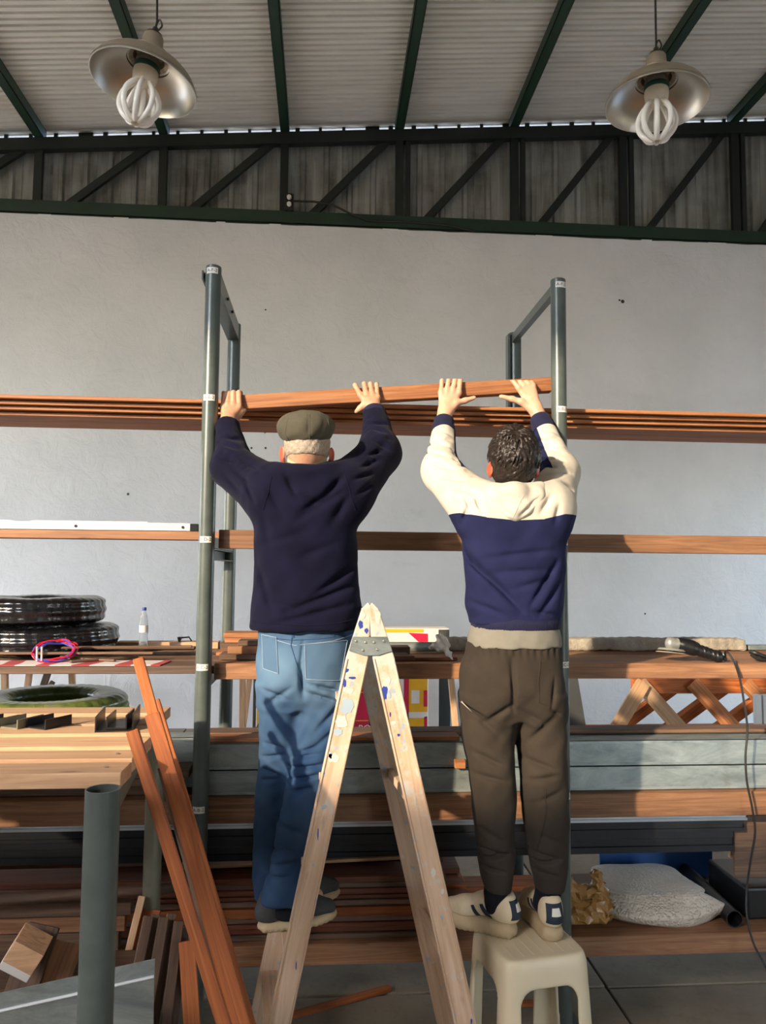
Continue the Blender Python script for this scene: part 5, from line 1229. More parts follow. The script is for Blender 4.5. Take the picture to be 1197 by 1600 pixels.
def head(s, c, tiltx, side=0.0, r=(.074, .094, .104), jaw=True):
    """head facing +Y, leaning back by tiltx"""
    E_ = Euler((tiltx, side, 0)).to_matrix(); Q = [list(v) for v in E_]
    P = lambda x, y, z: tuple(Vector(c) + E_ @ Vector((x, y, z)))
    s.ell(c, r, .02, Q)
    s.ell(P(0, .030, -.070), (.058, .070, .062), .03, Q)            # face and jaw
    s.ell(P(0, .066, -.112), (.024, .022, .018), .02, Q)            # chin
    s.cone(P(0, .094, -.020), P(0, .112, -.058), .007, .012, .012)  # nose
    for sx_ in (-1, 1):
        s.ell(P(.013 * sx_, .104, -.060), (.008, .009, .007), .006, Q)
        s.ell(P(.031 * sx_, .098, -.026), (.014, .012, .010), .01, Q, 'sub')
        s.cone(P(.014 * sx_, .095, -.012), P(.046 * sx_, .084, -.012), .006, .005, .010)
        # ear: shell with a hollow
        e = Vector(c) + E_ @ Vector((.076 * sx_, -.004, -.036)); out = E_ @ Vector((sx_ * .75, -.66, 0)); upv = E_ @ Vector((0, -.12, 1)); sdv = upv.cross(out)
        Qe = axes(out, sdv, upv)
        s.ell(e + out * .010, (.0050, .015, .027), .006, Qe); s.ell(e + out * .004 + upv * -.024, (.006, .009, .011), .006, Qe)
        s.ell(e + out * .017 + sdv * .002, (.004, .009, .018), .004, Qe, 'sub')
    s.cone(P(-.022, .101, -.088), P(.022, .101, -.088), .006, .006, .008); s.cone(P(-.02, .108, -.084), P(.02, .108, -.084), .0015, .0015, .002, 'sub')
    return P, Q
def eyes(parent, P):
    for sx_ in (-1, 1):
        p = Vector(P(.031 * sx_, .086, -.026)); e = MB().lathe([(.0121 * sin(pi * i / 10), -.0121 * cos(pi * i / 10)) for i in range(11)], p, (0, 1, 0), 16).build('eye', 'eye', parent, smooth=True)
        MB().lathe([(.0055, .0112), (.004, .0121), (0, .0124)], p, (0, 1, .25), 12).build('iris', 'iris', e, smooth=True)
def shoe(parent, heel, toe, z, length, mats, roll=0.0, pitch=0.0, chunky=1.0, tab=False, lift=0.0):
    """heel, toe: ground points (x, y). Parts: sole, upper, collar, laces"""
    h = Vector((heel[0], heel[1], z)); d = Vector((toe[0] - heel[0], toe[1] - heel[1], 0)).normalized()
    sd_ = Vector((-d.y, d.x, 0)); u = Vector((0, 0, 1))
    if pitch:
        R = Matrix.Rotation(pitch, 3, sd_); piv = h + d * length * .72
        T = lambda v: piv + R @ (v - piv)
    else: T = lambda v: v
    Rm = Matrix.Rotation(pitch, 3, sd_) if pitch else Matrix.Identity(3)
    A = axes(Rm @ d, Rm @ sd_, Rm @ u); L = length
    W = lambda a, b, c: T(h + d * (a * L) + sd_ * b + u * c)
    lo = np.min([np.array(W(a, b, c)) for a in (-.1, 1.1) for b in (-.07, .07) for c in (-.02, .16)], 0) - .02; hi = np.max([np.array(W(a, b, c)) for a in (-.1, 1.1) for b in (-.07, .07) for c in (-.02, .16)], 0) + .02
    S = SDF(lo, hi, .0035); t = .026 * chunky
    for a, b, w in ((.13, 0, .034), (.35, .002, .032), (.55, .004, .037), (.72, .004, .043), (.86, .0, .036)):
        pass
    pts = [(.12, 0, .035), (.40, .001, .033), (.68, .004, .044), (.86, .0, .036)]
    for i in range(3):
        for j in range(7):
            f = j / 6; a = pts[i][0] * (1 - f) + pts[i + 1][0] * f; w = pts[i][2] * (1 - f) + pts[i + 1][2] * f; rs = .010 * max(0, (a - .7) / .2)
            S.ell(W(a, pts[i][1], t * .5 + rs), (.034 if i < 2 else .036, w, t * .62), .010, A)
    S.box(W(.40, .001, t * .55), (.37 * L, .036, t * .56), .016, .008, A)
    S.box(W(.5, 0, -.03), (L, .2, .03), 0, 0, A, 'sub')
    S.wave(lambda X, Y, Z: .0012 * np.sin(330 * (X * d.x + Y * d.y)) * (Z < z + .012), .01)
    so_ = S.build('sole', mats[1], parent)
    U = SDF(lo, hi, .0035)
    U.chain([W(.12, 0, t + .035), W(.14, 0, t + .075)], [.032, .031], .02); U.ell(W(.16, 0, t + .03), (.055, .035, .04), .02, A)
    U.chain([W(.15, 0, t + .06), W(.42, 0, t + .048), W(.68, .003, t + .022), W(.86, 0, t + .014)], [.034, .034, .036, .030], .02)
    U.box(W(.5, 0, t - .040), (L, .2, .045), 0, .004, A, 'sub')
    U.cone(W(.17, 0, t + .12), W(.19, 0, t + .07), .027, .026, .006, 'sub')
    up = U.build('upper', mats[0], parent)
    for k in range(4):
        a = .40 + .07 * k; zt_ = t + .082 - .012 * k
        MB().tube([W(a, -.022, zt_ - .008), W(a + .01, 0, zt_), W(a, .022, zt_ - .008)], .0028, 6).build('lace', mats[2], up, smooth=True)
    if tab:
        # suede heel counter with a pale badge, side stripes
        bv = U.bvh(); dd = Rm @ d
        def onback(b, c): return W(-.02, b, c)
        patch('heel_counter', [W(0, -.030, t + .020), W(0, .030, t + .020), W(0, .028, t + .080), W(0, -.028, t + .080)], bv, 'shoe_navy', up, .002, 12, tuple(dd), .15)
        patch('heel_badge', [W(0, -.016, t + .045), W(0, .016, t + .045), W(0, .012, t + .068), W(0, -.012, t + .068)], bv, 'shoe_white', up, .0042, 8, tuple(dd), .15)
        for sg in (-1, 1):
            dv = sd_ * -sg
            patch('side_stripe', [W(.28, sg * .05, t + .012), W(.36, sg * .05, t + .008), W(.44, sg * .05, t + .055), W(.40, sg * .05, t + .058)], bv, 'shoe_navy', up, .0015, 6, tuple(dv), .1)
            patch('side_stripe', [W(.44, sg * .05, t + .012), W(.50, sg * .05, t + .008), W(.56, sg * .05, t + .045), W(.52, sg * .05, t + .048)], bv, 'shoe_navy', up, .0015, 6, tuple(dv), .1)
    return W
noise3 = lambda X, Y, Z, f, s_: np.sin(f * X + 1.7 * np.sin(f * .6 * Z + s_)) * np.sin(f * .8 * Z + 1.3 * np.sin(f * .7 * X + 2 * s_) + s_) + .5 * np.sin(1.9 * f * X - 1.3 * f * Z + 2.2 * np.sin(f * Y) + s_)

# ------------------------------------------------------------------ man in the cap
def man_one():
    t = thing('person', 'man in a flat cap, navy sweater and jeans standing on the ladder', 'person', (at(440, 1450, 2.62).x, 2.64, .527))
    J = dict(hd=at(480, 693, 2.61), nk=at(480, 738, 2.62), ch=at(479, 800, 2.64), pv=at(476, 1010, 2.66),
             sl=at(424, 768, 2.63), el=at(364, 728, 2.78), wl=at(356, 662, 2.93), sr=at(542, 764, 2.63), er=at(594, 706, 2.80), wr=at(584, 640, 2.952),
             hl=at(445, 1050, 2.66), kl=at(428, 1235, 2.70), al=at(418, 1392, 2.72), hr=at(512, 1050, 2.64), kr=at(476, 1235, 2.58), ar=at(446, 1392, 2.58))
    # ---- body: one continuous figure
    B = SDF((J['wl'].x - .09, 2.40, .50), (J['er'].x + .12, 3.08, 2.46), .004)
    P, Q = head(B, tuple(J['hd']), radians(10), 0)
    limb(B, [J['hd'] + Vector((0, -.004, -.05)), J['nk'] + Vector((0, .015, -.02))], [.054, .056], .02)
    B.loft([(J['pv'].z - .06, J['pv'].x, 2.66, .13, .095), (J['pv'].z + .12, J['pv'].x + .0, 2.65, .128, .095), (J['ch'].z - .12, J['ch'].x, 2.64, .135, .10), (J['ch'].z + .02, J['ch'].x, 2.63, .13, .095), (J['nk'].z - .03, J['nk'].x, 2.62, .07, .06)], .04)
    limb(B, [J['sl'], J['el'], J['wl']], [.052, .042, .027]); limb(B, [J['sr'], J['er'], J['wr']], [.052, .042, .027])
    limb(B, [J['hl'], J['kl'], J['al']], [.070, .048, .036], .04); limb(B, [J['hr'], J['kr'], J['ar']], [.070, .048, .036], .04)
    for a in ('al', 'ar'): limb(B, [J[a], J[a] + Vector((.03, .05, -.05)), J[a] + Vector((.10, .12, -.065))], [.036, .030, .022])
    tips = hand_px(B, J['wl'], [(374, 636), (365, 633), (356, 633), (348.5, 637)], [(374, 618), (365, 615), (357, 615), (349.5, 619)], held_top, [at(372, 650, 2.965), at(377, 644, 2.972), at(382, 641, 2.976)], 1.0)
    tips2 = hand_px(B, J['wr'], [(563, 617), (572.5, 616), (582, 617), (590, 621)], [(555, 602), (569, 600), (579, 600), (588.5, 602)], held_top, [at(570, 632, 2.955), at(563, 638, 2.958), at(557, 643, 2.960)], 1.0)
    ear = lambda X, Y, Z: np.clip((np.abs(X - J['hd'].x) - .072) * 80, 0, 1) * (np.abs(Z - J['hd'].z + .04) < .05) * (np.abs(Y - J['hd'].y) < .07)  # where the painted sun-through glow tints the ears
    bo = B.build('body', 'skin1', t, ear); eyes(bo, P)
    for q in tips + tips2: pass
    # ---- cap
    h = J['hd']; C = SDF((h.x - .16, h.y - .2, h.z - .04), (h.x + .16, h.y + .26, h.z + .16), .004)
    cc = at(478.5, 668, 2.61)
    E_ = Euler((radians(9), 0, radians(0))).to_matrix(); Qc = [list(v) for v in E_]
    C.ell((cc.x, cc.y + .012, cc.z + .008), (.100, .130, .054), .02, Qc); C.ell((cc.x, cc.y - .03, cc.z - .020), (.086, .084, .054), .03, Qc)
    C.ell((cc.x, cc.y + .02, cc.z - .025), (.083, .108, .030), .02, Qc)
    C.ell((cc.x, cc.y + .15, cc.z + .000), (.078, .055, .010), .012, [list(v) for v in Euler((radians(-8), 0, 0)).to_matrix()])
    C.crease((cc.x + .012, cc.y - .12, cc.z + .06), (cc.x + .010, cc.y - .12, cc.z - .055), .004, .006); C.crease((cc.x + .012, cc.y - .12, cc.z - .055), (cc.x + .010, cc.y - .09, cc.z + .06), .003, .006)
    C.wave(lambda X, Y, Z: .0025 * noise3(X, Y, Z, 26, .4) + .0012 * noise3(X, Y, Z, 60, 2))
    co = C.build('flat_cap', 'cap_wool', t); bv = C.bvh()
    drape('cap_seam', [at(484, 646, 2.5), at(484, 672, 2.45), at(482, 697, 2.5)], bv, 'cap_wool', co, .0016)
    drape('cap_seam', [at(450, 652, 2.5), at(444, 672, 2.45), at(455, 692, 2.5)], bv, 'cap_wool', co, .0016); drape('cap_seam', [at(512, 652, 2.5), at(518, 672, 2.45), at(505, 692, 2.5)], bv, 'cap_wool', co, .0016)
    # ---- short grey hair at the nape
    G = SDF((h.x - .11, h.y - .13, h.z - .11), (h.x + .11, h.y + .03, h.z + .04), .004)
    G.ell(h, (.0785, .0985, .108), 0, Q); G.box((h.x, h.y + .12, h.z), (.2, .10, .3), 0, 0, None, 'sub'); G.box((h.x, h.y, h.z - .160), (.2, .2, .11), 0, .01, None, 'sub')
    G.wave(lambda X, Y, Z: .0012 * noise3(X, Y, Z, 120, 1)); G.build('grey_hair', 'grey_hair', t)
    # ---- shirt collar
    n = at(480, 722, 2.615)
    MB().lathe([(.064, -.040), (.067, .0), (.068, .020), (.064, .023), (.058, -.04)], n, (0, -.18, 1), 32, True).build('shirt_collar', 'shirt', t, smooth=True)
    # ---- sweater
    S = SDF((J['wl'].x - .12, 2.42, at(480, 1000, 2.6).z - .02), (J['er'].x + .13, 3.02, at(480, 715, 2.6).z + .24), .005)
    S.loft(rows_px([(983, 389, 566, 2.66, .145), (955, 391, 565, 2.66, .145), (915, 395, 561, 2.66, .142), (870, 398, 558, 2.655, .138), (830, 399, 558, 2.645, .136), (795, 402, 562, 2.635, .132), (768, 410, 556, 2.63, .122), (748, 424, 538, 2.625, .098), (733, 445, 515, 2.62, .078)]), .02, 2.35, .012)
    S.chain([J['sl'], J['sr']], [.085, .085], .05)
    S.chain([J['sl'] + Vector((.02, 0, -.01)), J['el'], J['wl'] + (J['el'] - J['wl']) * .12], [.088, .070, .046], .04)
    S.chain([J['sr'] + Vector((-.02, 0, -.01)), J['er'], J['wr'] + (J['er'] - J['wr']) * .10], [.088, .070, .046], .04)
    S.cone(J['el'] + Vector((.0, -.03, -.03)), J['sl'] + Vector((.0, -.02, -.06)), .05, .06, .05); S.cone(J['er'] + Vector((.0, -.03, -.03)), J['sr'] + Vector((.0, -.02, -.06)), .05, .06, .05)
    S.ell(at(480, 742, 2.60), (.085, .085, .03), .03)
    F = lambda a, b, amp, sig: fold(S, a, b, 2.52, amp, sig, 2.66)
    for a, b, amp, sig in (((447, 742), (462, 772), .016, .014), ((462, 772), (500, 790), .012, .014), ((535, 745), (508, 775), .016, .014), ((508, 775), (470, 800), .014, .015), ((532, 770), (465, 812), .011, .014), ((420, 765), (440, 800), .008, .016), ((545, 775), (520, 815), .008, .016),
                           ((556, 885), (490, 930), .011, .014), ((555, 915), (450, 955), .012, .014), ((548, 945), (430, 975), .010, .014), ((400, 880), (425, 960), .008, .016), ((520, 850), (470, 870), .006, .018), ((410, 800), (420, 860), .006, .02), ((480, 830), (410, 850), .005, .02), ((500, 960), (420, 940), .006, .016)): F(a, b, amp, sig)
    for a, b in (((366, 736), (402, 768)), ((376, 718), (412, 746)), ((388, 758), (404, 792)), ((343, 690), (372, 702)), ((342, 714), (370, 730)), ((352, 745), (380, 772)), ((345, 676), (370, 684)), ((562, 738), (592, 720)), ((550, 758), (578, 746)), ((584, 664), (606, 674)), ((588, 690), (610, 704)), ((572, 716), (600, 704)), ((556, 780), (580, 762)), ((580, 652), (604, 656))): fold(S, a, b, 2.72, .010, .009, 2.95)
    for a, b, amp in ((J['el'], J['sl'], 1), (J['er'], J['sr'], 1)):
        for k in range(5):
            f = k / 5; c = a.lerp(b, f * .7); w = Vector((.05, -.02, .07)) if b.x < a.x else Vector((-.05, -.02, .07))
            S.crease(c - w + Vector((0, -.05, 0)), c + w + Vector((0, -.05, 0)), .009, .012)
    for w_, e_ in (('wl', 'el'), ('wr', 'er')):
        for k in range(4):
            c = J[w_].lerp(J[e_], .3 + .18 * k); S.crease(c + Vector((-.06, -.05, .012 * (-1) ** k)), c + Vector((.06, -.05, -.012 * (-1) ** k)), .006, .010)
    S.wave(lambda X, Y, Z: .0025 * noise3(X, Y, Z, 17, .3) + .0012 * noise3(X, Y, Z, 40, 1.3))
    S.loft(rows_px([(1010, 398, 557, 2.66, .130), (972, 400, 556, 2.66, .130)]), 0, 2.35, .01, 'sub')
    S.cone(n + Vector((0, 0, -.01)), n + Vector((0, -.02, .06)), .060, .062, .006, 'sub')
    for w_, e_ in (('wl', 'el'), ('wr', 'er')): S.cone(J[w_] - (J[e_] - J[w_]) * .2, J[w_] + (J[e_] - J[w_]) * .15, .036, .036, .004, 'sub')
    so_ = S.build('sweater', 'navy_fleece', t); bv = S.bvh()
    for w_, e_ in (('wl', 'el'), ('wr', 'er')):
        d = (J[w_] - J[e_]).normalized(); c = J[w_] + (J[e_] - J[w_]) * .10
        MB().lathe([(.043, -.022), (.045, -.012), (.0445, .010), (.040, .014), (.037, .012), (.037, -.022)], c, d, 32, True).build('cuff', 'navy_rib', so_, smooth=True)
    MB().lathe([(.071, -.016), (.074, .0), (.071, .013), (.066, .014), (.064, -.016)], n + Vector((0, -.004, -.022)), (0, -.25, 1), 36, True).build('neckband', 'navy_rib', so_, smooth=True)
    drape('hem_seam', [at(391, 972, 2.5), at(430, 976, 2.5), at(480, 978, 2.5), at(530, 975, 2.5), at(563, 968, 2.5)], bv, 'navy_fleece', so_, .002)
    drape('shoulder_seam', [at(424, 742, 2.5), at(418, 770, 2.5), at(410, 795, 2.5)], bv, 'navy_fleece', so_, .002); drape('shoulder_seam', [at(540, 740, 2.5), at(548, 770, 2.5), at(556, 795, 2.5)], bv, 'navy_fleece', so_, .002)
    # ---- jeans
    D = SDF((at(380, 1200, 2.6).x - .03, 2.42, at(400, 1430, 2.6).z - .02), (at(565, 1000, 2.6).x + .03, 2.88, at(480, 975, 2.6).z + .02), .005)
    D.loft(rows_px([(978, 404, 552, 2.66, .122), (1000, 403, 553, 2.66, .125), (1030, 402, 555, 2.65, .135), (1060, 402, 555, 2.65, .135), (1085, 403, 552, 2.66, .122), (1100, 405, 548, 2.66, .10)]), .0, 2.4, .01)
    D.loft(rows_px([(1070, 403, 480, 2.66, .115), (1110, 404, 478, 2.67, .105), (1160, 405, 474, 2.68, .095), (1200, 403, 466, 2.69, .086), (1240, 399, 460, 2.70, .078), (1300, 396, 452, 2.71, .072), (1350, 394, 448, 2.72, .068), (1402, 398, 450, 2.72, .068)]), .03, 2.2, .008)
    D.loft(rows_px([(1070, 468, 553, 2.65, .12), (1110, 466, 548, 2.64, .105), (1160, 460, 541, 2.62, .095), (1200, 452, 528, 2.60, .088), (1240, 443, 515, 2.585, .080), (1300, 430, 500, 2.58, .074), (1350, 421, 489, 2.58, .070), (1408, 407, 474, 2.585, .070)]), .03, 2.2, .008)
    F = lambda a, b, amp, sig: fold(D, a, b, 2.52, amp, sig, 2.64)
    for a, b, amp, sig in (((474, 1000), (470, 1040), .006, .007), ((470, 1040), (474, 1090), .018, .012), ((480, 1068), (540, 1085), .009, .009), ((478, 1082), (530, 1100), .009, .009), ((410, 1080), (450, 1095), .008, .009), ((415, 1105), (455, 1075), .007, .010), ((545, 1090), (490, 1150), .009, .012), ((540, 1130), (480, 1180), .008, .012),
                           ((455, 1190), (500, 1178), .010, .008), ((452, 1205), (505, 1195), .011, .008), ((450, 1222), (500, 1210), .010, .008), ((460, 1182), (495, 1168), .008, .008), ((445, 1240), (490, 1230), .008, .009), ((405, 1195), (440, 1188), .009, .008), ((403, 1215), (435, 1222), .009, .008), ((402, 1235), (432, 1228), .008, .008), ((410, 1170), (445, 1178), .007, .009),
                           ((415, 1340), (450, 1330), .009, .009), ((420, 1360), (462, 1345), .010, .009), ((412, 1378), (455, 1368), .010, .008), ((432, 1320), (470, 1335), .008, .010), ((425, 1290), (470, 1300), .006, .012), ((400, 1350), (420, 1370), .008, .009)): F(a, b, amp, sig)
    D.wave(lambda X, Y, Z: .0022 * noise3(X, Y, Z, 22, .9) + .001 * noise3(X, Y, Z, 55, .3))
    for rr in ([(1420, 404, 440, 2.72, .052), (1384, 404, 440, 2.72, .052)], [(1420, 417, 466, 2.58, .052), (1388, 417, 466, 2.58, .052)]): D.loft(rows_px(rr), 0, 2.2, .004, 'sub')
    za, zb_ = at(480, 1040, 2.55).z, at(480, 1110, 2.55).z
    def fade(X, Y, Z):
        seat = np.exp(-((Z - at(480, 1045, 2.55).z) / .10) ** 2) * .45
        return np.clip(seat + .07 * noise3(X, Y, Z, 14, 1.1) + .04 * noise3(X, Y, Z, 60, .2) + .12, 0, .85) * (Y < 2.70)
    jo = D.build('jeans', 'denim', t, fade); bv = D.bvh()
    def pocket(q):
        pk = patch('back_pocket', [at(x, y, 2.5) for x, y in q], bv, 'denim', jo, .0018, 12)
        L_ = q + [q[0]]
        drape('pocket_stitch', [at(x, y, 2.5) for x, y in L_], bv, 'stitch', pk, .0011, .003, 4, 10)
    pocket([(409, 1048), (434, 1054), (430, 998), (405, 995)]); pocket([(478, 1062), (532, 1066), (544, 1004), (476, 1008)])
    drape('waist_seam', [at(404, 998, 2.5), at(455, 1002, 2.5), at(500, 1000, 2.5), at(552, 994, 2.5)], bv, 'denim_seam', jo, .0016); drape('yoke_seam', [at(404, 996, 2.5), at(460, 1010, 2.5), at(520, 1004, 2.5), at(552, 996, 2.5)], bv, 'stitch', jo, .0011)
    drape('centre_seam', [at(457, 988, 2.5), at(454, 1010, 2.5), at(464, 1040, 2.5), at(472, 1080, 2.5)], bv, 'denim_seam', jo, .0020)
    for x in (457, 521): patch('belt_loop', [at(x - 2, 998, 2.5), at(x + 2, 998, 2.5), at(x + 2, 984, 2.5), at(x - 2, 984, 2.5)], bv, 'denim_seam', jo, .002, 4)
    # ---- shoes on the ladder step
    zs = .527
    hl = at(404, 1440, 2.60); shoe(t, (hl.x - .002, 2.60), (hl.x + .20, 2.66), zs, .27, ('shoe_dark', 'sole_beige', 'shoe_dark'), pitch=radians(-7) if False else 0)
    shoe(t, (hl.x + .03, 2.73), (hl.x + .22, 2.83), zs, .27, ('shoe_dark', 'sole_beige', 'shoe_dark'))
    for a, hx in (('al', 0), ('ar', 0)):
        p = J[a]; MB().lathe([(.040, -.02), (.041, .03), (.041, .12), (0, .12)], (p.x + .008, p.y + .005, zs + .07), (0, 0, 1), 20).build('sock', 'sock', t, smooth=True)
    return t
man_one()

# ------------------------------------------------------------------ young man in the hoodie
def man_two():
    t = thing('person', 'dark haired man in a cream and navy hoodie standing on the plastic stool', 'person', (at(805, 1450, 2.62).x, 2.63, SZ))
    J = dict(hd=at(803, 716, 2.61), nk=at(804, 766, 2.62), ch=at(803, 830, 2.63), pv=at(803, 1020, 2.65),
             sl=at(748, 796, 2.62), el=at(690, 735, 2.82), wl=at(694, 652, 2.952), sr=at(860, 793, 2.62), er=at(874, 735, 2.82), wr=at(841, 648, 2.952),
             hl=at(765, 1060, 2.64), kl=at(767, 1230, 2.62), al=at(777, 1390, 2.64), hr=at(840, 1060, 2.64), kr=at(849, 1230, 2.62), ar=at(857, 1390, 2.63))
    B = SDF((J['el'].x - .14, 2.40, SZ), (J['er'].x + .14, 3.08, 2.45), .004)
    P, Q = head(B, tuple(J['hd']), radians(16), 0, (.072, .092, .100))
    limb(B, [J['hd'] + Vector((0, -.008, -.05)), J['nk'] + Vector((0, .008, -.02))], [.052, .054], .02)
    B.loft([(J['pv'].z - .08, J['pv'].x, 2.65, .13, .095), (J['pv'].z + .12, J['pv'].x, 2.64, .115, .085), (J['ch'].z - .12, J['ch'].x, 2.63, .12, .09), (J['ch'].z + .04, J['ch'].x, 2.62, .12, .085), (J['nk'].z - .03, J['nk'].x, 2.62, .065, .055)], .04)
    limb(B, [J['sl'], J['el'], J['wl']], [.048, .038, .024]); limb(B, [J['sr'], J['er'], J['wr']], [.048, .038, .024])
    limb(B, [J['hl'], J['kl'], J['al']], [.068, .046, .034], .04); limb(B, [J['hr'], J['kr'], J['ar']], [.068, .046, .034], .04)
    limb(B, [J['al'], J['al'] + Vector((-.02, .02, -.05)), J['al'] + Vector((-.12, .07, -.075))], [.034, .030, .020]); limb(B, [J['ar'], J['ar'] + Vector((0, .04, -.05)), J['ar'] + Vector((-.01, .14, -.07))], [.034, .030, .020])
    hand_px(B, J['wl'], [(717, 613), (707.5, 610), (698, 610), (689, 613)], [(719.5, 596.5), (711, 594.5), (701, 594.5), (690.5, 596.5)], held_top, [at(713, 630, 2.955), at(727, 626, 2.962), at(741, 621.5, 2.965)], .98)
    hand_px(B, J['wr'], [(810, 606), (818, 603), (825.5, 601), (833, 603)], [(796, 592.5), (807, 590), (817, 588.5), (827, 588.5)], held_top, [at(815, 628, 2.955), at(800, 623.5, 2.962), at(783, 619.5, 2.965)], .98)
    ear = lambda X, Y, Z: np.clip((np.abs(X - J['hd'].x) - .070) * 80, 0, 1) * (np.abs(Z - J['hd'].z + .04) < .05) * (np.abs(Y - J['hd'].y) < .07)  # ear area that gets the painted sun-through red
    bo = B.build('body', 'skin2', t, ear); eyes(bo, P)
    # ---- hair: clumps swirling from the crown
    h = J['hd']; Hs = SDF((h.x - .14, h.y - .15, h.z - .14), (h.x + .14, h.y + .14, h.z + .16), .003)
    E_ = Euler((radians(16), 0, 0)).to_matrix(); r0 = Vector((.0765, .0965, .106))
    Hs.ell(h, tuple(r0), .01, Q)
    Hs.ell(Vector(P(0, .085, -.062)), (.075, .075, .062), .01, Q, 'sub'); Hs.box(Vector(P(0, .02, -.160)), (.2, .2, .05), 0, .01, Q, 'sub')
    crown = Vector((-.12, -.35, .9)).normalized(); rr = random.Random(5)
    for k in range(2600):
        v = Vector((rr.gauss(0, 1), rr.gauss(0, 1), rr.gauss(0, 1))).normalized()
        if (v.y > .35 and v.z < .25) or v.z < -.88 or (abs(v.x) > .8 and v.y > -.25 and -.75 < v.z < -.18): continue
        away = (v - crown * v.dot(crown)); 
        if away.length < 1e-3: continue
        away.normalize(); sw = v.cross(crown); tang = (away * .75 + sw * .45 + Vector((rr.uniform(-.38, .38), rr.uniform(-.38, .38), rr.uniform(-.6, .0)))); tang = (tang - v * tang.dot(v)).normalized()
        L_ = rr.uniform(.03, .052) * (1.15 if v.z > .1 else .7); up_ = rr.uniform(.003, .008) + (.006 if v.z > .3 else 0)
        p0 = Vector((v.x * r0.x, v.y * r0.y, v.z * r0.z)) * .985; v2 = (v * .095 + tang * L_ * .6).normalized(); v3 = (v * .095 + tang * L_ * 1.1).normalized()
        p1 = Vector((v2.x * r0.x, v2.y * r0.y, v2.z * r0.z)) + v2 * up_; p2 = Vector((v3.x * r0.x, v3.y * r0.y, v3.z * r0.z)) + v3 * up_ * rr.uniform(.5, 1.3)
        p0, p1, p2 = [h + E_ @ p for p in (p0, p1, p2)]
        Hs.chain([p0, p1, p2], [.0042, .0036, .0015], .0012)
    Hs.build('hair', 'hair', t)
    # ---- hoodie
    S = SDF((J['el'].x - .15, 2.42, at(800, 990, 2.6).z - .02), (J['er'].x + .15, 3.02, at(690, 655, 2.95).z + .06), .005)
    S.loft(rows_px([(974, 737, 873, 2.65, .128), (962, 734, 874, 2.65, .130), (945, 729, 876, 2.645, .135), (900, 728, 879, 2.64, .133), (860, 724, 880, 2.635, .130), (825, 724, 880, 2.63, .128), (800, 732, 876, 2.625, .12), (778, 746, 862, 2.62, .105), (762, 765, 845, 2.62, .080)]), .02, 2.4, .01)
    S.chain([J['sl'], J['sr']], [.078, .078], .05)
    S.chain([J['sl'] + Vector((.02, 0, -.01)), J['el'], J['wl'] + (J['el'] - J['wl']) * .36], [.086, .066, .047], .04)
    S.chain([J['sr'] + Vector((-.02, 0, -.01)), J['er'], J['wr'] + (J['er'] - J['wr']) * .36], [.086, .066, .047], .04)
    S.cone(J['el'] + Vector((.0, -.02, -.03)), J['sl'] + Vector((.0, -.02, -.05)), .048, .06, .05); S.cone(J['er'] + Vector((.0, -.03, -.03)), J['sr'] + Vector((.0, -.02, -.05)), .048, .06, .05)
    F = lambda a, b, amp, sig: fold(S, a, b, 2.52, amp, sig, 2.64)
    for a, b, amp, sig in (((728, 855), (760, 900), .009, .014), ((745, 880), (800, 940), .012, .014), ((770, 900), (815, 955), .010, .012), ((872, 880), (830, 945), .013, .013), ((876, 915), (845, 960), .010, .012), ((760, 872), (865, 860), .007, .014), ((770, 895), (860, 890), .006, .014), ((800, 920), (860, 905), .006, .014),
                           ((745, 775), (755, 800), .012, .010), ((735, 790), (728, 815), .010, .012), ((862, 775), (845, 800), .010, .010), ((874, 790), (868, 815), .009, .012), ((830, 955), (870, 962), .006, .010), ((740, 940), (790, 962), .007, .012)): F(a, b, amp, sig)
    for a, b in (((672, 700), (700, 712)), ((674, 722), (706, 736)), ((684, 745), (716, 756)), ((700, 765), (730, 780)), ((676, 685), (702, 690)), ((712, 780), (722, 806)), ((848, 690), (874, 700)), ((852, 712), (880, 720)), ((858, 738), (888, 742)), ((866, 760), (888, 772)), ((850, 676), (870, 684)), ((845, 722), (868, 735))): fold(S, a, b, 2.74, .010, .009, 2.96)
    for w_, e_, s_ in (('wl', 'el', 'sl'), ('wr', 'er', 'sr')):
        for k in range(5):
            c = J[w_].lerp(J[e_], .35 + .15 * k); S.crease(c + Vector((-.06, -.05, .016 * (-1) ** k)), c + Vector((.06, -.05, -.016 * (-1) ** k)), .008, .010)
        for k in range(4):
            c = J[e_].lerp(J[s_], .1 + .16 * k); w = Vector((.04, -.05, .06)); w.x *= -1 if J[s_].x < J[e_].x else 1; S.crease(c - w + Vector((0, -.06, 0)), c + w, .009, .011)
    S.wave(lambda X, Y, Z: .0024 * noise3(X, Y, Z, 18, 1.3) + .001 * noise3(X, Y, Z, 44, .3))
    S.loft(rows_px([(1000, 742, 868, 2.65, .115), (962, 742, 868, 2.65, .115)]), 0, 2.4, .01, 'sub')
    S.cone(J['nk'] + Vector((0, 0, -.02)), J['nk'] + Vector((0, 0, .08)), .056, .062, .01, 'sub')
    for w_, e_ in (('wl', 'el'), ('wr', 'er')): S.cone(J[w_] - (J[e_] - J[w_]) * .2, J[w_] + (J[e_] - J[w_]) * .36, .034, .034, .004, 'sub')
    yk = [at(722, 800, 2.52), at(760, 808, 2.52), at(805, 813, 2.52), at(850, 811, 2.52), at(884, 803, 2.52)]
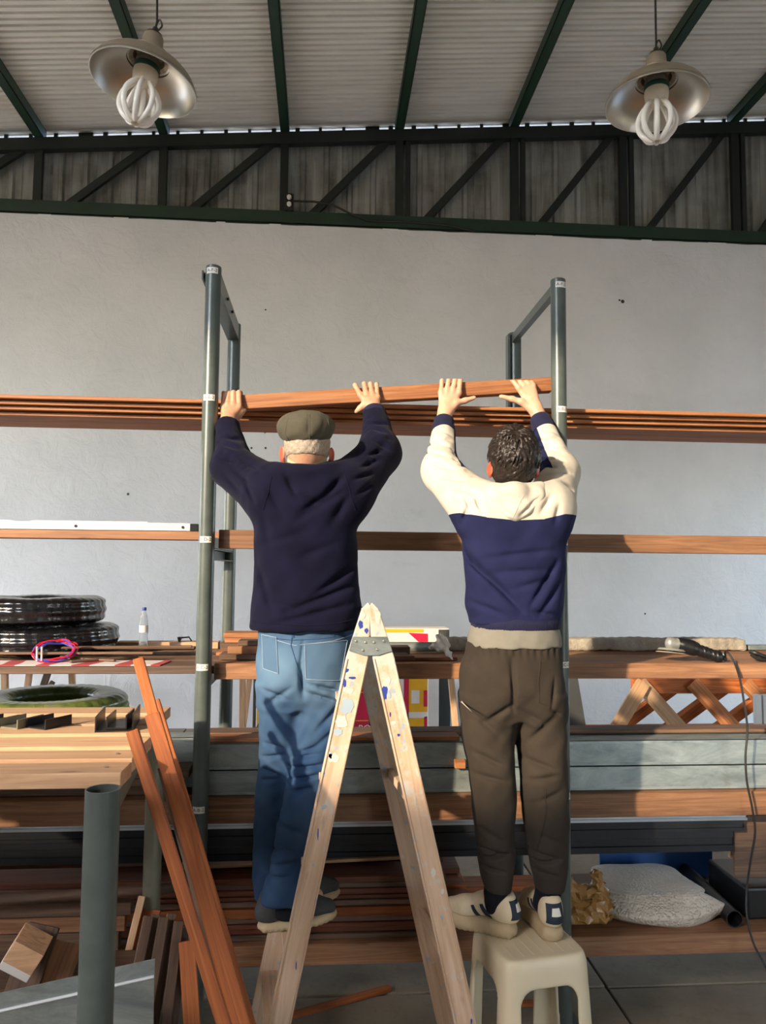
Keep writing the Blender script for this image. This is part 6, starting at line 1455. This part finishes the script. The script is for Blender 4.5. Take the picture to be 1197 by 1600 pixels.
    def mask(X, Y, Z):
        zl_ = np.interp(X, [p.x for p in yk], [p.z for p in yk]); m = .5 + (Z - zl_) * 60
        for e_, s_, w_, sg in (('el', 'sl', 'wl', 1), ('er', 'sr', 'wr', -1)):
            # inner navy panel along each sleeve (towards the head) and under the arm
            A = np.array(J[e_]); Bv = np.array(J[w_]); ab = Bv - A; tt = np.clip(((X - A[0]) * ab[0] + (Y - A[1]) * ab[1] + (Z - A[2]) * ab[2]) / (ab @ ab), -.6, 1.2)
            cx_ = A[0] + ab[0] * tt; cy_ = A[1] + ab[1] * tt
            inner = ((X - cx_) * sg - .026 + (Y - cy_) * .45) ; on = (Y > 2.72) & (Z > A[2] - .06) & (np.abs(X - cx_) < .12)
            m = np.where(on, .5 - inner * 60, m)
        return m
    so_ = S.build('hoodie', 'hoodie', t, mask); bv = S.bvh()
    drape('yoke_seam', [p + Vector((0, -.05, 0)) for p in yk[1:4]], bv, 'hood', so_, .0018)
    for w_, e_ in (('wl', 'el'), ('wr', 'er')):
        d = (J[w_] - J[e_]).normalized(); c = J[w_] + (J[e_] - J[w_]) * .155
        MB().lathe([(.046, -.040), (.045, -.02), (.041, .0), (.039, .024), (.036, .028), (.034, .022), (.034, -.040)], c, d, 36, True).build('cuff', 'navy_rib', so_, smooth=True)
    W_ = SDF((at(725, 980, 2.6).x - .03, 2.48, at(800, 992, 2.6).z), (at(885, 980, 2.6).x + .03, 2.84, at(800, 955, 2.6).z), .004)
    W_.loft(rows_px([(982, 739, 871, 2.65, .126), (972, 736, 873, 2.65, .131), (962, 737, 873, 2.65, .128)]), 0, 2.4, .006)
    W_.wave(lambda X, Y, Z: .0010 * np.sin(X * 700), .02); W_.build('waist_rib', 'navy_rib', so_)
    # hood lying on the back
    Hd = SDF((at(745, 800, 2.55).x - .03, 2.42, at(800, 825, 2.5).z - .02), (at(865, 800, 2.55).x + .03, 2.78, at(800, 745, 2.55).z + .04), .004)
    Yh = 2.525
    Hd.chain([at(757, 772, 2.60), at(775, 776, 2.545), at(800, 800, 2.515), at(806, 806, 2.515)], [.020, .026, .022, .012], .03)
    Hd.chain([at(852, 768, 2.60), at(838, 776, 2.545), at(818, 795, 2.518), at(806, 806, 2.515)], [.020, .026, .022, .012], .03)
    Hd.chain([at(770, 764, 2.575), at(803, 770, 2.535), at(842, 762, 2.575)], [.022, .030, .022], .03); Hd.ell(at(803, 784, 2.53), (.055, .024, .045), .03)
    Hd.chain([at(757, 770, 2.60), at(752, 766, 2.66), at(765, 764, 2.72)], [.020, .018, .016], .02); Hd.chain([at(852, 768, 2.60), at(856, 764, 2.66), at(845, 762, 2.72)], [.020, .018, .016], .02)
    fold(Hd, (765, 778), (800, 806), 2.5, .006, .006, 2.6); fold(Hd, (845, 776), (812, 806), 2.5, .008, .007, 2.6); fold(Hd, (780, 768), (830, 790), 2.5, .004, .010, 2.6)
    Hd.cone(J['nk'] + Vector((0, .0, -.02)), J['nk'] + Vector((0, .0, .10)), .056, .064, .012, 'sub')
    Hd.wave(lambda X, Y, Z: .0016 * noise3(X, Y, Z, 40, .7)); ho = Hd.build('hood', 'hood', so_); bvh_ = Hd.bvh()
    drape('hood_seam', [at(824, 772, 2.45), at(814, 790, 2.45), at(806, 808, 2.45)], bvh_, 'hood', ho, .0016)
    # ---- tee shirt hem
    T_ = SDF((at(720, 1000, 2.6).x - .03, 2.48, at(800, 1020, 2.6).z), (at(885, 1000, 2.6).x + .03, 2.84, at(800, 965, 2.6).z), .004)
    T_.loft(rows_px([(1009, 731, 874, 2.65, .132), (995, 733, 874, 2.65, .130), (972, 740, 868, 2.65, .122)]), 0, 2.4, .006)
    T_.wave(lambda X, Y, Z: .0014 * np.sin(X * 70 + 2 * np.sin(Z * 30)) * np.clip((at(800, 978, 2.6).z - Z) * 20, 0, 1) + .001 * noise3(X, Y, Z, 50, 1), .02); T_.build('tee_shirt', 'tee', t)
    # ---- trousers
    D = SDF((at(710, 1100, 2.6).x - .03, 2.42, at(800, 1400, 2.6).z - .02), (at(895, 1100, 2.6).x + .03, 2.85, at(800, 1000, 2.6).z + .02), .005)
    D.loft(rows_px([(1002, 731, 872, 2.65, .122), (1012, 728, 873, 2.65, .126), (1040, 721, 875, 2.645, .135), (1075, 719, 879, 2.64, .138), (1105, 720, 881, 2.645, .122), (1120, 724, 880, 2.645, .10)]), 0, 2.5, .01)
    D.loft(rows_px([(1085, 719, 803, 2.64, .118), (1125, 720, 803, 2.64, .11), (1160, 724, 803, 2.635, .10), (1200, 731, 804, 2.63, .092), (1250, 739, 804, 2.625, .085), (1300, 742, 803, 2.63, .080), (1340, 748, 803, 2.635, .074), (1368, 751, 799, 2.64, .066), (1388, 757, 797, 2.64, .058)]), .025, 2.3, .008)
    D.loft(rows_px([(1085, 799, 881, 2.64, .118), (1125, 804, 881, 2.64, .11), (1160, 807, 882, 2.635, .10), (1200, 812, 885, 2.625, .092), (1250, 817, 887, 2.62, .085), (1300, 821, 887, 2.625, .080), (1340, 828, 886, 2.63, .074), (1368, 832, 884, 2.63, .066), (1388, 836, 880, 2.63, .058)]), .025, 2.3, .008)
    F = lambda a, b, amp, sig: fold(D, a, b, 2.52, amp, sig, 2.63)
    for a, b, amp, sig in (((800, 1030), (803, 1110), .012, .010), ((803, 1100), (760, 1130), .010, .012), ((803, 1105), (850, 1130), .010, .012), ((735, 1110), (780, 1150), .008, .014), ((870, 1120), (830, 1165), .008, .014), ((745, 1180), (790, 1200), .009, .012), ((748, 1215), (795, 1225), .009, .012), ((825, 1190), (870, 1205), .009, .012), ((830, 1225), (875, 1215), .008, .012), ((840, 1260), (880, 1240), .007, .012),
                           ((755, 1335), (800, 1345), .012, .008), ((760, 1352), (798, 1342), .012, .008), ((756, 1366), (796, 1372), .011, .007), ((835, 1340), (880, 1350), .012, .008), ((838, 1360), (882, 1352), .012, .008), ((840, 1374), (878, 1378), .010, .007), ((750, 1300), (790, 1320), .008, .012), ((850, 1310), (880, 1325), .008, .012), ((868, 1060), (862, 1110), .006, .007), ((862, 1110), (880, 1120), .006, .007)): F(a, b, amp, sig)
    D.wave(lambda X, Y, Z: .0024 * noise3(X, Y, Z, 20, 2.1) + .001 * noise3(X, Y, Z, 50, .3))
    D.wave(lambda X, Y, Z: .003 * np.sin(X * 260) * np.clip((Z - at(800, 1030, 2.6).z) * 25, 0, 1), .02)
    po = D.build('trousers', 'pants', t); bv = D.bvh()
    drape('side_seam', [at(872, 1250, 2.4), at(874, 1290, 2.4), at(868, 1330, 2.4), at(862, 1365, 2.4)], bv, 'pants', po, .002)
    drape('pocket_edge', [at(862, 1040, 2.4), at(856, 1075, 2.4), at(858, 1108, 2.4), at(876, 1116, 2.4)], bv, 'pants', po, .002); drape('waist_seam', [at(730, 1012, 2.4), at(800, 1016, 2.4), at(872, 1012, 2.4)], bv, 'pants', po, .0022)
    for k, (x, y, w) in enumerate(((734, 1104, 3), (740, 1115, 2), (732, 1128, 1.6))): patch('paint_spot', [at(x - w, y - w, 2.4), at(x + w * .6, y - w * .8, 2.4), at(x + w, y + w, 2.4), at(x - w * .7, y + w * .6, 2.4)], bv, 'paint_white', po, .0008, 3)
    for a in ('al', 'ar'):
        p = J[a]; k_ = SDF(p - Vector((.08, .08, .09)), p + Vector((.08, .1, .10)), .004); k_.chain([p + Vector((0, 0, .07)), p, p + Vector((-.008, .01, -.045))], [.041, .042, .042], .01); k_.build('sock', 'sock', t)
    # ---- shoes on the stool
    zs = SZ + .001
    hr_ = J['ar']; shoe(t, (hr_.x + .004, hr_.y - .065), (hr_.x - .03, hr_.y + .2), zs, .265, ('shoe_beige', 'sole_beige', 'shoe_white'), chunky=1.65, tab=True)
    hl_ = J['al']; shoe(t, (hl_.x + .058, hl_.y - .03), (hl_.x - .16, hl_.y + .105), zs, .265, ('shoe_beige', 'sole_beige', 'shoe_white'), chunky=1.65, tab=True)
    return t
man_two()
